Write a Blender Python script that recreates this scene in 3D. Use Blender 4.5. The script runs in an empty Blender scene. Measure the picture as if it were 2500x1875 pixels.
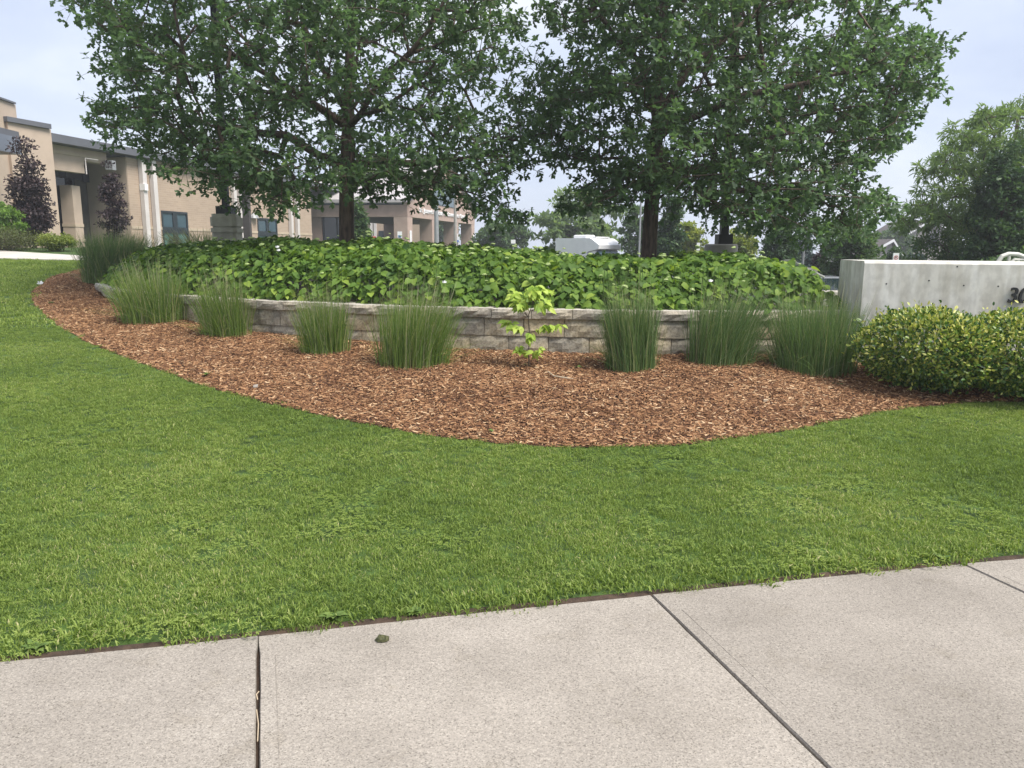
import bpy, math, random
import numpy as np
from mathutils import Vector, Matrix, noise as mnoise
random.seed(7)
RNG = np.random.default_rng(11)
R = math.radians
S = bpy.context.scene
COL = S.collection

# ------------------------------------------------------------------ camera
F = 1850.0
PITCH, ROLL, EYE = R(10.17), R(0.42), 1.5
cam_d = bpy.data.cameras.new('camera')
cam = bpy.data.objects.new('camera', cam_d)
COL.objects.link(cam)
cam_d.sensor_width = 36.0
cam_d.lens = F / 2500 * 36.0
cam_d.clip_start, cam_d.clip_end = 0.05, 3000
MC = Matrix.Rotation(R(90) - PITCH, 4, 'X') @ Matrix.Rotation(ROLL, 4, 'Z')
cam.matrix_world = Matrix.Translation((0, 0, EYE)) @ MC
S.camera = cam
S.render.resolution_x, S.render.resolution_y = 1024, 768

# ------------------------------------------------------------------ light
SUN_EL, SUN_AZ = R(56), R(122)          # azimuth clockwise from +Y (north)
world = bpy.data.worlds.new('World')
S.world = world
world.use_nodes = True
wn = world.node_tree.nodes; wl = world.node_tree.links
wn.clear()
w_out = wn.new('ShaderNodeOutputWorld')
w_bg = wn.new('ShaderNodeBackground'); w_bg.inputs['Strength'].default_value = 0.1
w_sky = wn.new('ShaderNodeTexSky'); w_sky.sky_type = 'NISHITA'; w_sky.sun_disc = False
w_sky.sun_elevation, w_sky.sun_rotation = SUN_EL, SUN_AZ
w_tc = wn.new('ShaderNodeTexCoord')
w_map = wn.new('ShaderNodeMapping'); w_map.inputs['Scale'].default_value = (1.0, 1.0, 2.6)
w_n1 = wn.new('ShaderNodeTexNoise'); w_n1.inputs['Scale'].default_value = 2.3
w_n1.inputs['Detail'].default_value = 6; w_n1.inputs['Roughness'].default_value = 0.55; w_n1.inputs['Distortion'].default_value = 0.4
w_r1 = wn.new('ShaderNodeValToRGB')
cr = w_r1.color_ramp
cr.elements[0].position, cr.elements[0].color = 0.34, (4.4, 4.95, 6.3, 1)
cr.elements[1].position, cr.elements[1].color = 0.66, (6.9, 7.15, 7.6, 1)
e = cr.elements.new(0.5); e.color = (5.3, 5.8, 6.9, 1)
w_mix = wn.new('ShaderNodeMixRGB'); w_mix.inputs['Fac'].default_value = 0.86
wl.new(w_tc.outputs['Generated'], w_map.inputs['Vector'])
wl.new(w_map.outputs['Vector'], w_n1.inputs['Vector'])
wl.new(w_n1.outputs['Fac'], w_r1.inputs['Fac'])
wl.new(w_sky.outputs['Color'], w_mix.inputs['Color1'])
wl.new(w_r1.outputs['Color'], w_mix.inputs['Color2'])
wl.new(w_mix.outputs['Color'], w_bg.inputs['Color'])
wl.new(w_bg.outputs['Background'], w_out.inputs['Surface'])

sun_d = bpy.data.lights.new('sun', 'SUN')
sun_d.energy = 4.0; sun_d.angle = R(28); sun_d.color = (1.0, 0.95, 0.87)
sun = bpy.data.objects.new('sun', sun_d); COL.objects.link(sun)
to_sun = Vector((math.sin(SUN_AZ) * math.cos(SUN_EL), math.cos(SUN_AZ) * math.cos(SUN_EL), math.sin(SUN_EL)))
sun.rotation_euler = to_sun.to_track_quat('Z', 'Y').to_euler()
S.view_settings.view_transform = 'Standard'
S.view_settings.look = 'None'
S.view_settings.exposure = 0.68
S.view_settings.gamma = 1.0
S.view_settings.use_curve_mapping = False
S.render.engine = 'CYCLES'
S.cycles.max_bounces = 8
S.cycles.transmission_bounces = 6
S.cycles.transparent_max_bounces = 8
S.cycles.use_denoising = True

# ------------------------------------------------------------------ places
def ray(u, v):
    d = MC.to_3x3() @ Vector(((u - 1250) / F, (937.5 - v) / F, -1.0))
    return d
def P(u, v, Y):
    d = ray(u, v); k = Y / d.y
    return Vector((d.x * k, Y, EYE + d.z * k))
def sm(a, b, x):
    t = np.clip((np.asarray(x, float) - a) / (b - a), 0, 1)
    return t * t * (3 - 2 * t)
def T(x, y):
    """height of the ground"""
    x = np.asarray(x, float); y = np.asarray(y, float)
    t = y - 4.45
    t = (np.sqrt(t * t + 0.35) + t) / 2
    sl = 0.075 * t
    zl = 1.15 - 0.5 * (np.sqrt((1.15 - sl) ** 2 + 0.01) + (1.15 - sl)) + 0.0
    zl = np.where(sl < 1.25, sl, 1.40 - 0.15 * np.exp(-np.maximum(0, sl - 1.25) / 0.15))
    zl = zl - 0.6 * sm(30, 46, y)
    zr = np.minimum(zl, 0.34) - 1.25 * sm(13, 23, y)
    r = sm(-3.0, 4.2, x) * sm(9.0, 13.5, y)
    return zl * (1 - r) + zr * r
def G(u, v):
    d = ray(u, v)
    lo, hi = 0.3, 200.0
    f = lambda k: EYE + d.z * k - float(T(d.x * k, d.y * k))
    k = 0.5; step = 0.05
    while k < 150:
        if f(k + step) < 0:
            lo, hi = k, k + step
            break
        k += step; step = min(0.5, step * 1.02)
    for _ in range(40):
        m = (lo + hi) / 2
        if f(m) > 0: lo = m
        else: hi = m
    return Vector((d.x * lo, d.y * lo, EYE + d.z * lo))

# ------------------------------------------------------------------ materials
def newmat(name):
    m = bpy.data.materials.new(name); m.use_nodes = True
    nt = m.node_tree; nt.nodes.clear()
    return m, nt.nodes, nt.links
def c4(c): return (c[0], c[1], c[2], 1.0)
def plain(name, c, rough=0.7, metal=0.0, c2=None, scale=6.0, bump=0.0, bscale=60.0, detail=5, spec=0.4, stretch=(1, 1, 1), lo=0.35, hi=0.65):
    m, n, l = newmat(name)
    o = n.new('ShaderNodeOutputMaterial'); b = n.new('ShaderNodeBsdfPrincipled')
    b.inputs['Roughness'].default_value = rough; b.inputs['Metallic'].default_value = metal
    b.inputs['Specular IOR Level'].default_value = spec
    l.new(b.outputs[0], o.inputs[0])
    g = n.new('ShaderNodeNewGeometry')
    mp = n.new('ShaderNodeMapping'); mp.inputs['Scale'].default_value = stretch
    l.new(g.outputs['Position'], mp.inputs['Vector'])
    if c2 is None: c2 = tuple(x * 0.86 for x in c)
    t = n.new('ShaderNodeTexNoise'); t.inputs['Scale'].default_value = scale; t.inputs['Detail'].default_value = detail
    l.new(mp.outputs[0], t.inputs['Vector'])
    r = n.new('ShaderNodeValToRGB')
    r.color_ramp.elements[0].position, r.color_ramp.elements[0].color = lo, c4(c2)
    r.color_ramp.elements[1].position, r.color_ramp.elements[1].color = hi, c4(c)
    l.new(t.outputs['Fac'], r.inputs['Fac']); l.new(r.outputs[0], b.inputs['Base Color'])
    if bump:
        t2 = n.new('ShaderNodeTexNoise'); t2.inputs['Scale'].default_value = bscale; t2.inputs['Detail'].default_value = 4
        l.new(mp.outputs[0], t2.inputs['Vector'])
        bp = n.new('ShaderNodeBump'); bp.inputs['Strength'].default_value = bump; bp.inputs['Distance'].default_value = 0.02
        l.new(t2.outputs['Fac'], bp.inputs['Height']); l.new(bp.outputs[0], b.inputs['Normal'])
    return m
def foliage(name, stops, trans=0.35, rough=0.55, spec=0.35, tint=(1.15, 1.2, 0.6), patch=0.0, pscale=0.6):
    """stops: list of (pos, colour) over the per-leaf attribute lc"""
    m, n, l = newmat(name)
    o = n.new('ShaderNodeOutputMaterial'); b = n.new('ShaderNodeBsdfPrincipled')
    b.inputs['Roughness'].default_value = rough; b.inputs['Specular IOR Level'].default_value = spec
    a = n.new('ShaderNodeAttribute'); a.attribute_name = 'lc'
    r = n.new('ShaderNodeValToRGB'); els = r.color_ramp.elements
    els[0].position, els[0].color = stops[0][0], c4(stops[0][1])
    els[1].position, els[1].color = stops[-1][0], c4(stops[-1][1])
    for p, c in stops[1:-1]:
        e = els.new(p); e.color = c4(c)
    fac = a.outputs['Fac']
    if patch:
        g = n.new('ShaderNodeNewGeometry'); t = n.new('ShaderNodeTexNoise')
        t.inputs['Scale'].default_value = pscale; t.inputs['Detail'].default_value = 3
        l.new(g.outputs['Position'], t.inputs['Vector'])
        ms = n.new('ShaderNodeMath'); ms.operation = 'SUBTRACT'; ms.inputs[1].default_value = 0.5
        mm = n.new('ShaderNodeMath'); mm.operation = 'MULTIPLY_ADD'; mm.inputs[1].default_value = patch
        l.new(t.outputs['Fac'], ms.inputs[0]); l.new(ms.outputs[0], mm.inputs[0]); l.new(fac, mm.inputs[2])
        fac = mm.outputs[0]
    l.new(fac, r.inputs['Fac']); l.new(r.outputs[0], b.inputs['Base Color'])
    tr = n.new('ShaderNodeBsdfTranslucent')
    mul = n.new('ShaderNodeMixRGB'); mul.blend_type = 'MULTIPLY'; mul.inputs['Fac'].default_value = 1.0
    mul.inputs['Color2'].default_value = c4(tint)
    l.new(r.outputs[0], mul.inputs['Color1']); l.new(mul.outputs[0], tr.inputs['Color'])
    mx = n.new('ShaderNodeMixShader'); mx.inputs[0].default_value = trans
    l.new(b.outputs[0], mx.inputs[1]); l.new(tr.outputs[0], mx.inputs[2]); l.new(mx.outputs[0], o.inputs[0])
    return m
def attrcol(name, stops, rough=0.85, spec=0.2, grain=0.0, patch=0.0, pscale=1.0):
    m, n, l = newmat(name)
    o = n.new('ShaderNodeOutputMaterial'); b = n.new('ShaderNodeBsdfPrincipled')
    b.inputs['Roughness'].default_value = rough; b.inputs['Specular IOR Level'].default_value = spec
    a = n.new('ShaderNodeAttribute'); a.attribute_name = 'lc'
    r = n.new('ShaderNodeValToRGB'); els = r.color_ramp.elements
    els[0].position, els[0].color = stops[0][0], c4(stops[0][1])
    els[1].position, els[1].color = stops[-1][0], c4(stops[-1][1])
    for p, c in stops[1:-1]:
        e = els.new(p); e.color = c4(c)
    fac = a.outputs['Fac']
    if patch:
        g = n.new('ShaderNodeNewGeometry'); t = n.new('ShaderNodeTexNoise')
        t.inputs['Scale'].default_value = pscale; t.inputs['Detail'].default_value = 4
        l.new(g.outputs['Position'], t.inputs['Vector'])
        ms = n.new('ShaderNodeMath'); ms.operation = 'SUBTRACT'; ms.inputs[1].default_value = 0.5
        mm = n.new('ShaderNodeMath'); mm.operation = 'MULTIPLY_ADD'; mm.inputs[1].default_value = patch
        l.new(t.outputs['Fac'], ms.inputs[0]); l.new(ms.outputs[0], mm.inputs[0]); l.new(fac, mm.inputs[2])
        fac = mm.outputs[0]
    l.new(fac, r.inputs['Fac']); l.new(r.outputs[0], b.inputs['Base Color']); l.new(b.outputs[0], o.inputs[0])
    return m
def glassy(name, c, rough=0.06, spec=0.6):
    m, n, l = newmat(name)
    o = n.new('ShaderNodeOutputMaterial'); b = n.new('ShaderNodeBsdfPrincipled')
    b.inputs['Base Color'].default_value = c4(c); b.inputs['Roughness'].default_value = rough
    b.inputs['Specular IOR Level'].default_value = spec
    l.new(b.outputs[0], o.inputs[0]); return m
def brickmat(name, c1, c2, mortar):
    m, n, l = newmat(name)
    o = n.new('ShaderNodeOutputMaterial'); b = n.new('ShaderNodeBsdfPrincipled')
    b.inputs['Roughness'].default_value = 0.85; b.inputs['Specular IOR Level'].default_value = 0.2
    g = n.new('ShaderNodeNewGeometry'); sep = n.new('ShaderNodeSeparateXYZ'); l.new(g.outputs['Position'], sep.inputs[0])
    ad = n.new('ShaderNodeMath'); ad.operation = 'ADD'; l.new(sep.outputs[0], ad.inputs[0]); l.new(sep.outputs[1], ad.inputs[1])
    cb = n.new('ShaderNodeCombineXYZ'); l.new(ad.outputs[0], cb.inputs[0]); l.new(sep.outputs[2], cb.inputs[1])
    t = n.new('ShaderNodeTexBrick'); t.inputs['Scale'].default_value = 1.0
    t.inputs['Brick Width'].default_value = 0.4; t.inputs['Row Height'].default_value = 0.1
    t.inputs['Mortar Size'].default_value = 0.008; t.inputs['Bias'].default_value = 0
    t.inputs['Color1'].default_value = c4(c1); t.inputs['Color2'].default_value = c4(c2); t.inputs['Mortar'].default_value = c4(mortar)
    l.new(cb.outputs[0], t.inputs['Vector'])
    nz = n.new('ShaderNodeTexNoise'); nz.inputs['Scale'].default_value = 0.7; l.new(g.outputs['Position'], nz.inputs['Vector'])
    mx = n.new('ShaderNodeMixRGB'); mx.blend_type = 'MULTIPLY'; mx.inputs['Fac'].default_value = 0.25
    l.new(t.outputs['Color'], mx.inputs['Color1']); l.new(nz.outputs['Fac'], mx.inputs['Color2'])
    l.new(mx.outputs[0], b.inputs['Base Color']); l.new(b.outputs[0], o.inputs[0]); return m

def concrete_slab(name):
    m, n, l = newmat(name)
    o = n.new('ShaderNodeOutputMaterial'); b = n.new('ShaderNodeBsdfPrincipled')
    b.inputs['Roughness'].default_value = 0.85; b.inputs['Specular IOR Level'].default_value = 0.25
    g = n.new('ShaderNodeNewGeometry')
    big = n.new('ShaderNodeTexNoise'); big.inputs['Scale'].default_value = 1.7; big.inputs['Detail'].default_value = 6; big.inputs['Roughness'].default_value = 0.6
    l.new(g.outputs['Position'], big.inputs['Vector'])
    r1 = n.new('ShaderNodeValToRGB')
    r1.color_ramp.elements[0].position, r1.color_ramp.elements[0].color = 0.33, (0.242, 0.220, 0.192, 1)
    r1.color_ramp.elements[1].position, r1.color_ramp.elements[1].color = 0.68, (0.315, 0.288, 0.254, 1)
    l.new(big.outputs['Fac'], r1.inputs['Fac'])
    vo = n.new('ShaderNodeTexVoronoi'); vo.inputs['Scale'].default_value = 260
    l.new(g.outputs['Position'], vo.inputs['Vector'])
    sep = n.new('ShaderNodeSeparateColor'); l.new(vo.outputs['Color'], sep.inputs[0])
    r2 = n.new('ShaderNodeValToRGB'); e = r2.color_ramp.elements
    e[0].position, e[0].color = 0.0, (0.48, 0.46, 0.44, 1); e[1].position, e[1].color = 1.0, (1.3, 1.29, 1.27, 1)
    k = e.new(0.14); k.color = (0.86, 0.85, 0.85, 1); k = e.new(0.82); k.color = (1.1, 1.08, 1.06, 1)
    l.new(sep.outputs[0], r2.inputs['Fac'])
    fine = n.new('ShaderNodeTexNoise'); fine.inputs['Scale'].default_value = 90; fine.inputs['Detail'].default_value = 3
    l.new(g.outputs['Position'], fine.inputs['Vector'])
    r3 = n.new('ShaderNodeValToRGB')
    r3.color_ramp.elements[0].position, r3.color_ramp.elements[0].color = 0.3, (0.84, 0.835, 0.83, 1)
    r3.color_ramp.elements[1].position, r3.color_ramp.elements[1].color = 0.7, (1.1, 1.1, 1.1, 1)
    l.new(fine.outputs['Fac'], r3.inputs['Fac'])
    m1 = n.new('ShaderNodeMixRGB'); m1.blend_type = 'MULTIPLY'; m1.inputs['Fac'].default_value = 1
    m2 = n.new('ShaderNodeMixRGB'); m2.blend_type = 'MULTIPLY'; m2.inputs['Fac'].default_value = 1
    l.new(r1.outputs[0], m1.inputs['Color1']); l.new(r2.outputs[0], m1.inputs['Color2'])
    l.new(m1.outputs[0], m2.inputs['Color1']); l.new(r3.outputs[0], m2.inputs['Color2'])
    # faint stains, pale scuffs and a tone of its own for every slab
    stn = n.new('ShaderNodeTexNoise'); stn.inputs['Scale'].default_value = 4.5; stn.inputs['Detail'].default_value = 8; stn.inputs['Roughness'].default_value = 0.7
    l.new(g.outputs['Position'], stn.inputs['Vector'])
    r4 = n.new('ShaderNodeValToRGB'); e4 = r4.color_ramp.elements
    e4[0].position, e4[0].color = 0.28, (0.86, 0.845, 0.81, 1); e4[1].position, e4[1].color = 0.76, (1.28, 1.28, 1.27, 1)
    q4 = e4.new(0.44); q4.color = (1, 1, 1, 1); q4 = e4.new(0.66); q4.color = (1.03, 1.03, 1.03, 1)
    l.new(stn.outputs['Fac'], r4.inputs['Fac'])
    oi = n.new('ShaderNodeObjectInfo'); mr = n.new('ShaderNodeMapRange'); mr.inputs['To Min'].default_value = 0.94; mr.inputs['To Max'].default_value = 1.06
    l.new(oi.outputs['Random'], mr.inputs['Value'])
    m3 = n.new('ShaderNodeMixRGB'); m3.blend_type = 'MULTIPLY'; m3.inputs['Fac'].default_value = 1
    m4 = n.new('ShaderNodeMixRGB'); m4.blend_type = 'MULTIPLY'; m4.inputs['Fac'].default_value = 1
    l.new(m2.outputs[0], m3.inputs['Color1']); l.new(r4.outputs[0], m3.inputs['Color2'])
    l.new(m3.outputs[0], m4.inputs['Color1']); l.new(mr.outputs[0], m4.inputs['Color2'])
    l.new(m4.outputs[0], b.inputs['Base Color'])
    bp = n.new('ShaderNodeBump'); bp.inputs['Strength'].default_value = 0.35; bp.inputs['Distance'].default_value = 0.004
    l.new(fine.outputs['Fac'], bp.inputs['Height']); l.new(bp.outputs[0], b.inputs['Normal'])
    l.new(b.outputs[0], o.inputs[0]); return m
def stonemat(name, base, tan, dark, rnd=True):
    m, n, l = newmat(name)
    o = n.new('ShaderNodeOutputMaterial'); b = n.new('ShaderNodeBsdfPrincipled')
    b.inputs['Roughness'].default_value = 0.9; b.inputs['Specular IOR Level'].default_value = 0.2
    g = n.new('ShaderNodeNewGeometry'); oi = n.new('ShaderNodeObjectInfo')
    t = n.new('ShaderNodeTexNoise'); t.inputs['Scale'].default_value = 3.4; t.inputs['Detail'].default_value = 6; t.inputs['Roughness'].default_value = 0.62
    l.new(g.outputs['Position'], t.inputs['Vector'])
    ad = n.new('ShaderNodeMath'); ad.operation = 'MULTIPLY_ADD'; ad.inputs[1].default_value = 0.28
    sb = n.new('ShaderNodeMath'); sb.operation = 'SUBTRACT'; sb.inputs[1].default_value = 0.5
    l.new(oi.outputs['Random'], sb.inputs[0]); l.new(sb.outputs[0], ad.inputs[0]); l.new(t.outputs['Fac'], ad.inputs[2])
    r = n.new('ShaderNodeValToRGB'); e = r.color_ramp.elements
    e[0].position, e[0].color = 0.3, c4(dark); e[1].position, e[1].color = 0.72, c4(tan)
    k = e.new(0.48); k.color = c4(base)
    l.new(ad.outputs[0], r.inputs['Fac'])
    t2 = n.new('ShaderNodeTexNoise'); t2.inputs['Scale'].default_value = 38; t2.inputs['Detail'].default_value = 5; t2.inputs['Roughness'].default_value = 0.7
    l.new(g.outputs['Position'], t2.inputs['Vector'])
    r2 = n.new('ShaderNodeValToRGB')
    r2.color_ramp.elements[0].position, r2.color_ramp.elements[0].color = 0.36, (0.55, 0.54, 0.53, 1)
    r2.color_ramp.elements[1].position, r2.color_ramp.elements[1].color = 0.56, (1.08, 1.07, 1.05, 1)
    l.new(t2.outputs['Fac'], r2.inputs['Fac'])
    mx = n.new('ShaderNodeMixRGB'); mx.blend_type = 'MULTIPLY'; mx.inputs['Fac'].default_value = 0.9
    l.new(r.outputs[0], mx.inputs['Color1']); l.new(r2.outputs[0], mx.inputs['Color2']); l.new(mx.outputs[0], b.inputs['Base Color'])
    bp = n.new('ShaderNodeBump'); bp.inputs['Strength'].default_value = 0.5; bp.inputs['Distance'].default_value = 0.012
    l.new(t2.outputs['Fac'], bp.inputs['Height']); l.new(bp.outputs[0], b.inputs['Normal'])
    l.new(b.outputs[0], o.inputs[0]); return m
def cast_concrete(name):
    m, n, l = newmat(name)
    o = n.new('ShaderNodeOutputMaterial'); b = n.new('ShaderNodeBsdfPrincipled')
    b.inputs['Roughness'].default_value = 0.85; b.inputs['Specular IOR Level'].default_value = 0.25
    g = n.new('ShaderNodeNewGeometry')
    def nz(scale, st, det=5):
        mp = n.new('ShaderNodeMapping'); mp.inputs['Scale'].default_value = st
        l.new(g.outputs['Position'], mp.inputs['Vector'])
        t = n.new('ShaderNodeTexNoise'); t.inputs['Scale'].default_value = scale; t.inputs['Detail'].default_value = det
        l.new(mp.outputs[0], t.inputs['Vector']); return t.outputs['Fac']
    a = nz(2.2, (1, 1, 1)); s = nz(9.0, (1, 1, 0.13), 4); f = nz(16, (1, 1, 0.6), 5)
    def ramp(src, p0, c0, p1, c1):
        r = n.new('ShaderNodeValToRGB')
        r.color_ramp.elements[0].position, r.color_ramp.elements[0].color = p0, c4(c0)
        r.color_ramp.elements[1].position, r.color_ramp.elements[1].color = p1, c4(c1)
        l.new(src, r.inputs['Fac']); return r.outputs[0]
    c = ramp(a, 0.35, (0.54, 0.52, 0.475), 0.65, (0.66, 0.645, 0.61))
    for src, p0, c0, p1, c1, k in ((s, 0.42, (0.87, 0.85, 0.81), 0.6, (1.08, 1.08, 1.08), 0.75), (f, 0.4, (0.86, 0.86, 0.86), 0.62, (1.12, 1.12, 1.12), 0.7)):
        mx = n.new('ShaderNodeMixRGB'); mx.blend_type = 'MULTIPLY'; mx.inputs['Fac'].default_value = k
        l.new(c, mx.inputs['Color1']); l.new(ramp(src, p0, c0, p1, c1), mx.inputs['Color2']); c = mx.outputs[0]
    l.new(c, b.inputs['Base Color'])
    bp = n.new('ShaderNodeBump'); bp.inputs['Strength'].default_value = 0.2; bp.inputs['Distance'].default_value = 0.01
    l.new(f, bp.inputs['Height']); l.new(bp.outputs[0], b.inputs['Normal'])
    l.new(b.outputs[0], o.inputs[0]); return m

M = {}
M['slab'] = concrete_slab('brushed_concrete')
M['cast'] = cast_concrete('cast_concrete')
M['stone'] = stonemat('split_stone', (0.39, 0.352, 0.28), (0.50, 0.42, 0.285), (0.265, 0.248, 0.215))
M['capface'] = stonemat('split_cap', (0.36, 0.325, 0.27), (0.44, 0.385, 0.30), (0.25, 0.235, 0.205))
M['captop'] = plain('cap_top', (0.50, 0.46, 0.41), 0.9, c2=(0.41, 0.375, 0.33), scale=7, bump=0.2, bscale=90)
M['soil'] = plain('soil', (0.075, 0.048, 0.032), 0.95, c2=(0.03, 0.02, 0.014), scale=18, bump=0.6, bscale=70)
M['mulchbase'] = plain('mulch_base', (0.12, 0.058, 0.033), 0.95, c2=(0.045, 0.022, 0.014), scale=35, bump=0.8, bscale=60)
M['lawnbase'] = plain('lawn_base', (0.065, 0.12, 0.022), 0.95, c2=(0.03, 0.055, 0.012), scale=9, bump=0.5, bscale=60)
M['asphalt'] = plain('asphalt', (0.075, 0.075, 0.075), 0.9, scale=30)
M['path'] = plain('path_concrete', (0.52, 0.48, 0.43), 0.9, c2=(0.43, 0.40, 0.36), scale=3)
M['brick'] = brickmat('tan_brick', (0.46, 0.355, 0.27), (0.41, 0.315, 0.24), (0.49, 0.395, 0.315))
M['tan'] = plain('tan_block', (0.47, 0.375, 0.295), 0.85, c2=(0.42, 0.335, 0.265), scale=2)
M['band'] = plain('light_band', (0.49, 0.40, 0.30), 0.85, scale=2)
M['mauve'] = plain('mauve_block', (0.34, 0.245, 0.205), 0.85, c2=(0.29, 0.21, 0.175), scale=3)
M['mauve2'] = plain('light_mauve_block', (0.43, 0.32, 0.265), 0.85, c2=(0.37, 0.275, 0.23), scale=3)
M['fascia'] = plain('dark_fascia', (0.115, 0.12, 0.138), 0.6, c2=(0.10, 0.105, 0.12), scale=1)
M['greymetal'] = plain('grey_panel', (0.16, 0.18, 0.22), 0.5, c2=(0.13, 0.15, 0.185), scale=1.5)
M['whitemetal'] = plain('white_metal', (0.62, 0.58, 0.56), 0.5, c2=(0.55, 0.51, 0.49), scale=2)
M['roofwhite'] = plain('white_roof', (0.46, 0.43, 0.43), 0.5, c2=(0.40, 0.37, 0.37), scale=2)
M['glass'] = glassy('dark_glass', (0.012, 0.022, 0.024))
M['glassblue'] = glassy('sky_glass', (0.06, 0.10, 0.125), 0.12)
M['blind'] = plain('green_blind', (0.10, 0.21, 0.18), 0.5, c2=(0.075, 0.165, 0.14), scale=2)
M['frame'] = plain('dark_frame', (0.022, 0.032, 0.038), 0.5)
M['black'] = plain('black_metal', (0.02, 0.021, 0.023), 0.55)
M['bronze'] = plain('bronze_pole', (0.055, 0.048, 0.045), 0.5)
M['galv'] = plain('galvanised', (0.34, 0.35, 0.36), 0.45, metal=0.3)
M['white'] = plain('white_paint', (0.78, 0.78, 0.78), 0.45, c2=(0.72, 0.72, 0.73), scale=2)
M['whitefl'] = plain('white_petal', (0.8, 0.8, 0.8), 0.6)
M['red'] = plain('red_paint', (0.5, 0.04, 0.035), 0.5)
M['bluep'] = plain('blue_paint', (0.05, 0.15, 0.5), 0.5)
M['rail'] = plain('cream_rail', (0.66, 0.64, 0.58), 0.4)
M['bark'] = plain('bark', (0.15, 0.108, 0.082), 0.95, c2=(0.055, 0.042, 0.035), scale=26, bump=1.0, bscale=34, stretch=(1, 1, 0.18))
M['twig'] = plain('twig', (0.09, 0.07, 0.05), 0.9)
M['pedestal'] = plain('pedestal_concrete', (0.40, 0.38, 0.31), 0.9, c2=(0.29, 0.275, 0.225), scale=5, bump=0.2)
M['pedestal2'] = plain('pedestal_grey', (0.40, 0.37, 0.345), 0.9, c2=(0.30, 0.275, 0.26), scale=4, bump=0.2)
M['roofshingle'] = plain('shingle', (0.10, 0.085, 0.08), 0.9, scale=4)
M['carpaint'] = plain('silver_paint', (0.36, 0.38, 0.42), 0.25, metal=0.5)
M['cardark'] = plain('dark_car_paint', (0.05, 0.055, 0.065), 0.25, metal=0.3)
M['stick'] = plain('pale_stick', (0.50, 0.40, 0.28), 0.8)
M['dryleaf'] = plain('dry_leaf', (0.085, 0.085, 0.035), 0.8, c2=(0.03, 0.035, 0.012), scale=90)

M['oak'] = foliage('oak_leaf', [(0.0, (0.08, 0.134, 0.074)), (0.45, (0.118, 0.19, 0.092)), (0.8, (0.158, 0.236, 0.09)), (1.0, (0.215, 0.285, 0.09))], trans=0.56, tint=(1.0, 1.12, 0.72), patch=0.5, pscale=0.9)
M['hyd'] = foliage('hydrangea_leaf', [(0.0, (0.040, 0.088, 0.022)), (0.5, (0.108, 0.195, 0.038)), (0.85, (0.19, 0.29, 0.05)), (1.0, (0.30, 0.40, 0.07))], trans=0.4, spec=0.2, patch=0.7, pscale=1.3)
M['hydfl'] = plain('pale_green_bud', (0.46, 0.54, 0.24), 0.8, c2=(0.32, 0.44, 0.14), scale=70, bump=0.8, bscale=240)
M['lime'] = foliage('lime_leaf', [(0.0, (0.18, 0.30, 0.04)), (0.5, (0.34, 0.47, 0.07)), (1.0, (0.52, 0.62, 0.14))], trans=0.38)
M['euo'] = foliage('variegated_leaf', [(0.0, (0.02, 0.06, 0.016)), (0.4, (0.045, 0.115, 0.02)), (0.6, (0.13, 0.21, 0.03)), (0.8, (0.34, 0.40, 0.07)), (1.0, (0.58, 0.55, 0.16))], trans=0.25, spec=0.5, rough=0.4)
M['tallgrass'] = foliage('reed_blade', [(0.0, (0.075, 0.14, 0.036)), (0.5, (0.155, 0.245, 0.058)), (0.85, (0.26, 0.33, 0.09)), (1.0, (0.46, 0.41, 0.22))], trans=0.4, spec=0.25)
M['bluegrass'] = foliage('blue_reed_blade', [(0.0, (0.070, 0.130, 0.050)), (0.6, (0.14, 0.225, 0.08)), (0.9, (0.235, 0.30, 0.12)), (1.0, (0.42, 0.38, 0.22))], trans=0.4, spec=0.25)
M['greygrass'] = foliage('grey_reed_blade', [(0.0, (0.085, 0.145, 0.066)), (0.6, (0.165, 0.245, 0.105)), (0.9, (0.26, 0.32, 0.15)), (1.0, (0.46, 0.42, 0.26))], trans=0.4, spec=0.25)
M['plume'] = foliage('plume', [(0.0, (0.20, 0.24, 0.12)), (1.0, (0.40, 0.37, 0.23))], trans=0.25)
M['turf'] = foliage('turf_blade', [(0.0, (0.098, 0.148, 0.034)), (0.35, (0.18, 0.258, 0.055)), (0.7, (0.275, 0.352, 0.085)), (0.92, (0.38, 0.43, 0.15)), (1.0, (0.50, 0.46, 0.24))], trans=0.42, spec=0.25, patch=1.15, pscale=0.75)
M['weed'] = foliage('weed_leaf', [(0.0, (0.085, 0.15, 0.035)), (1.0, (0.20, 0.28, 0.07))], trans=0.3)
M['mulch'] = attrcol('bark_chip', [(0.0, (0.055, 0.027, 0.015)), (0.35, (0.15, 0.072, 0.036)), (0.62, (0.265, 0.138, 0.066)), (0.85, (0.41, 0.25, 0.135)), (1.0, (0.62, 0.46, 0.29))], patch=0.35, pscale=2.2)
def fol(name, a, b_, c, **k): M[name] = foliage(name, [(0, a), (0.6, b_), (1, c)], **k)
fol('bg_mid', (0.04, 0.085, 0.034), (0.085, 0.155, 0.056), (0.16, 0.235, 0.085), trans=0.42)
fol('bg_dark', (0.028, 0.062, 0.032), (0.06, 0.115, 0.05), (0.11, 0.18, 0.07), trans=0.4)
fol('bg_locust', (0.09, 0.15, 0.07), (0.18, 0.26, 0.11), (0.30, 0.38, 0.17), trans=0.5)
fol('bg_gold', (0.10, 0.15, 0.022), (0.24, 0.29, 0.04), (0.40, 0.42, 0.08), trans=0.45)
fol('bg_spruce', (0.035, 0.06, 0.055), (0.075, 0.115, 0.105), (0.13, 0.18, 0.16), trans=0.1)
fol('bg_purple', (0.018, 0.012, 0.015), (0.048, 0.032, 0.036), (0.11, 0.072, 0.07), trans=0.2, tint=(1.1, 0.8, 0.8))
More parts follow.
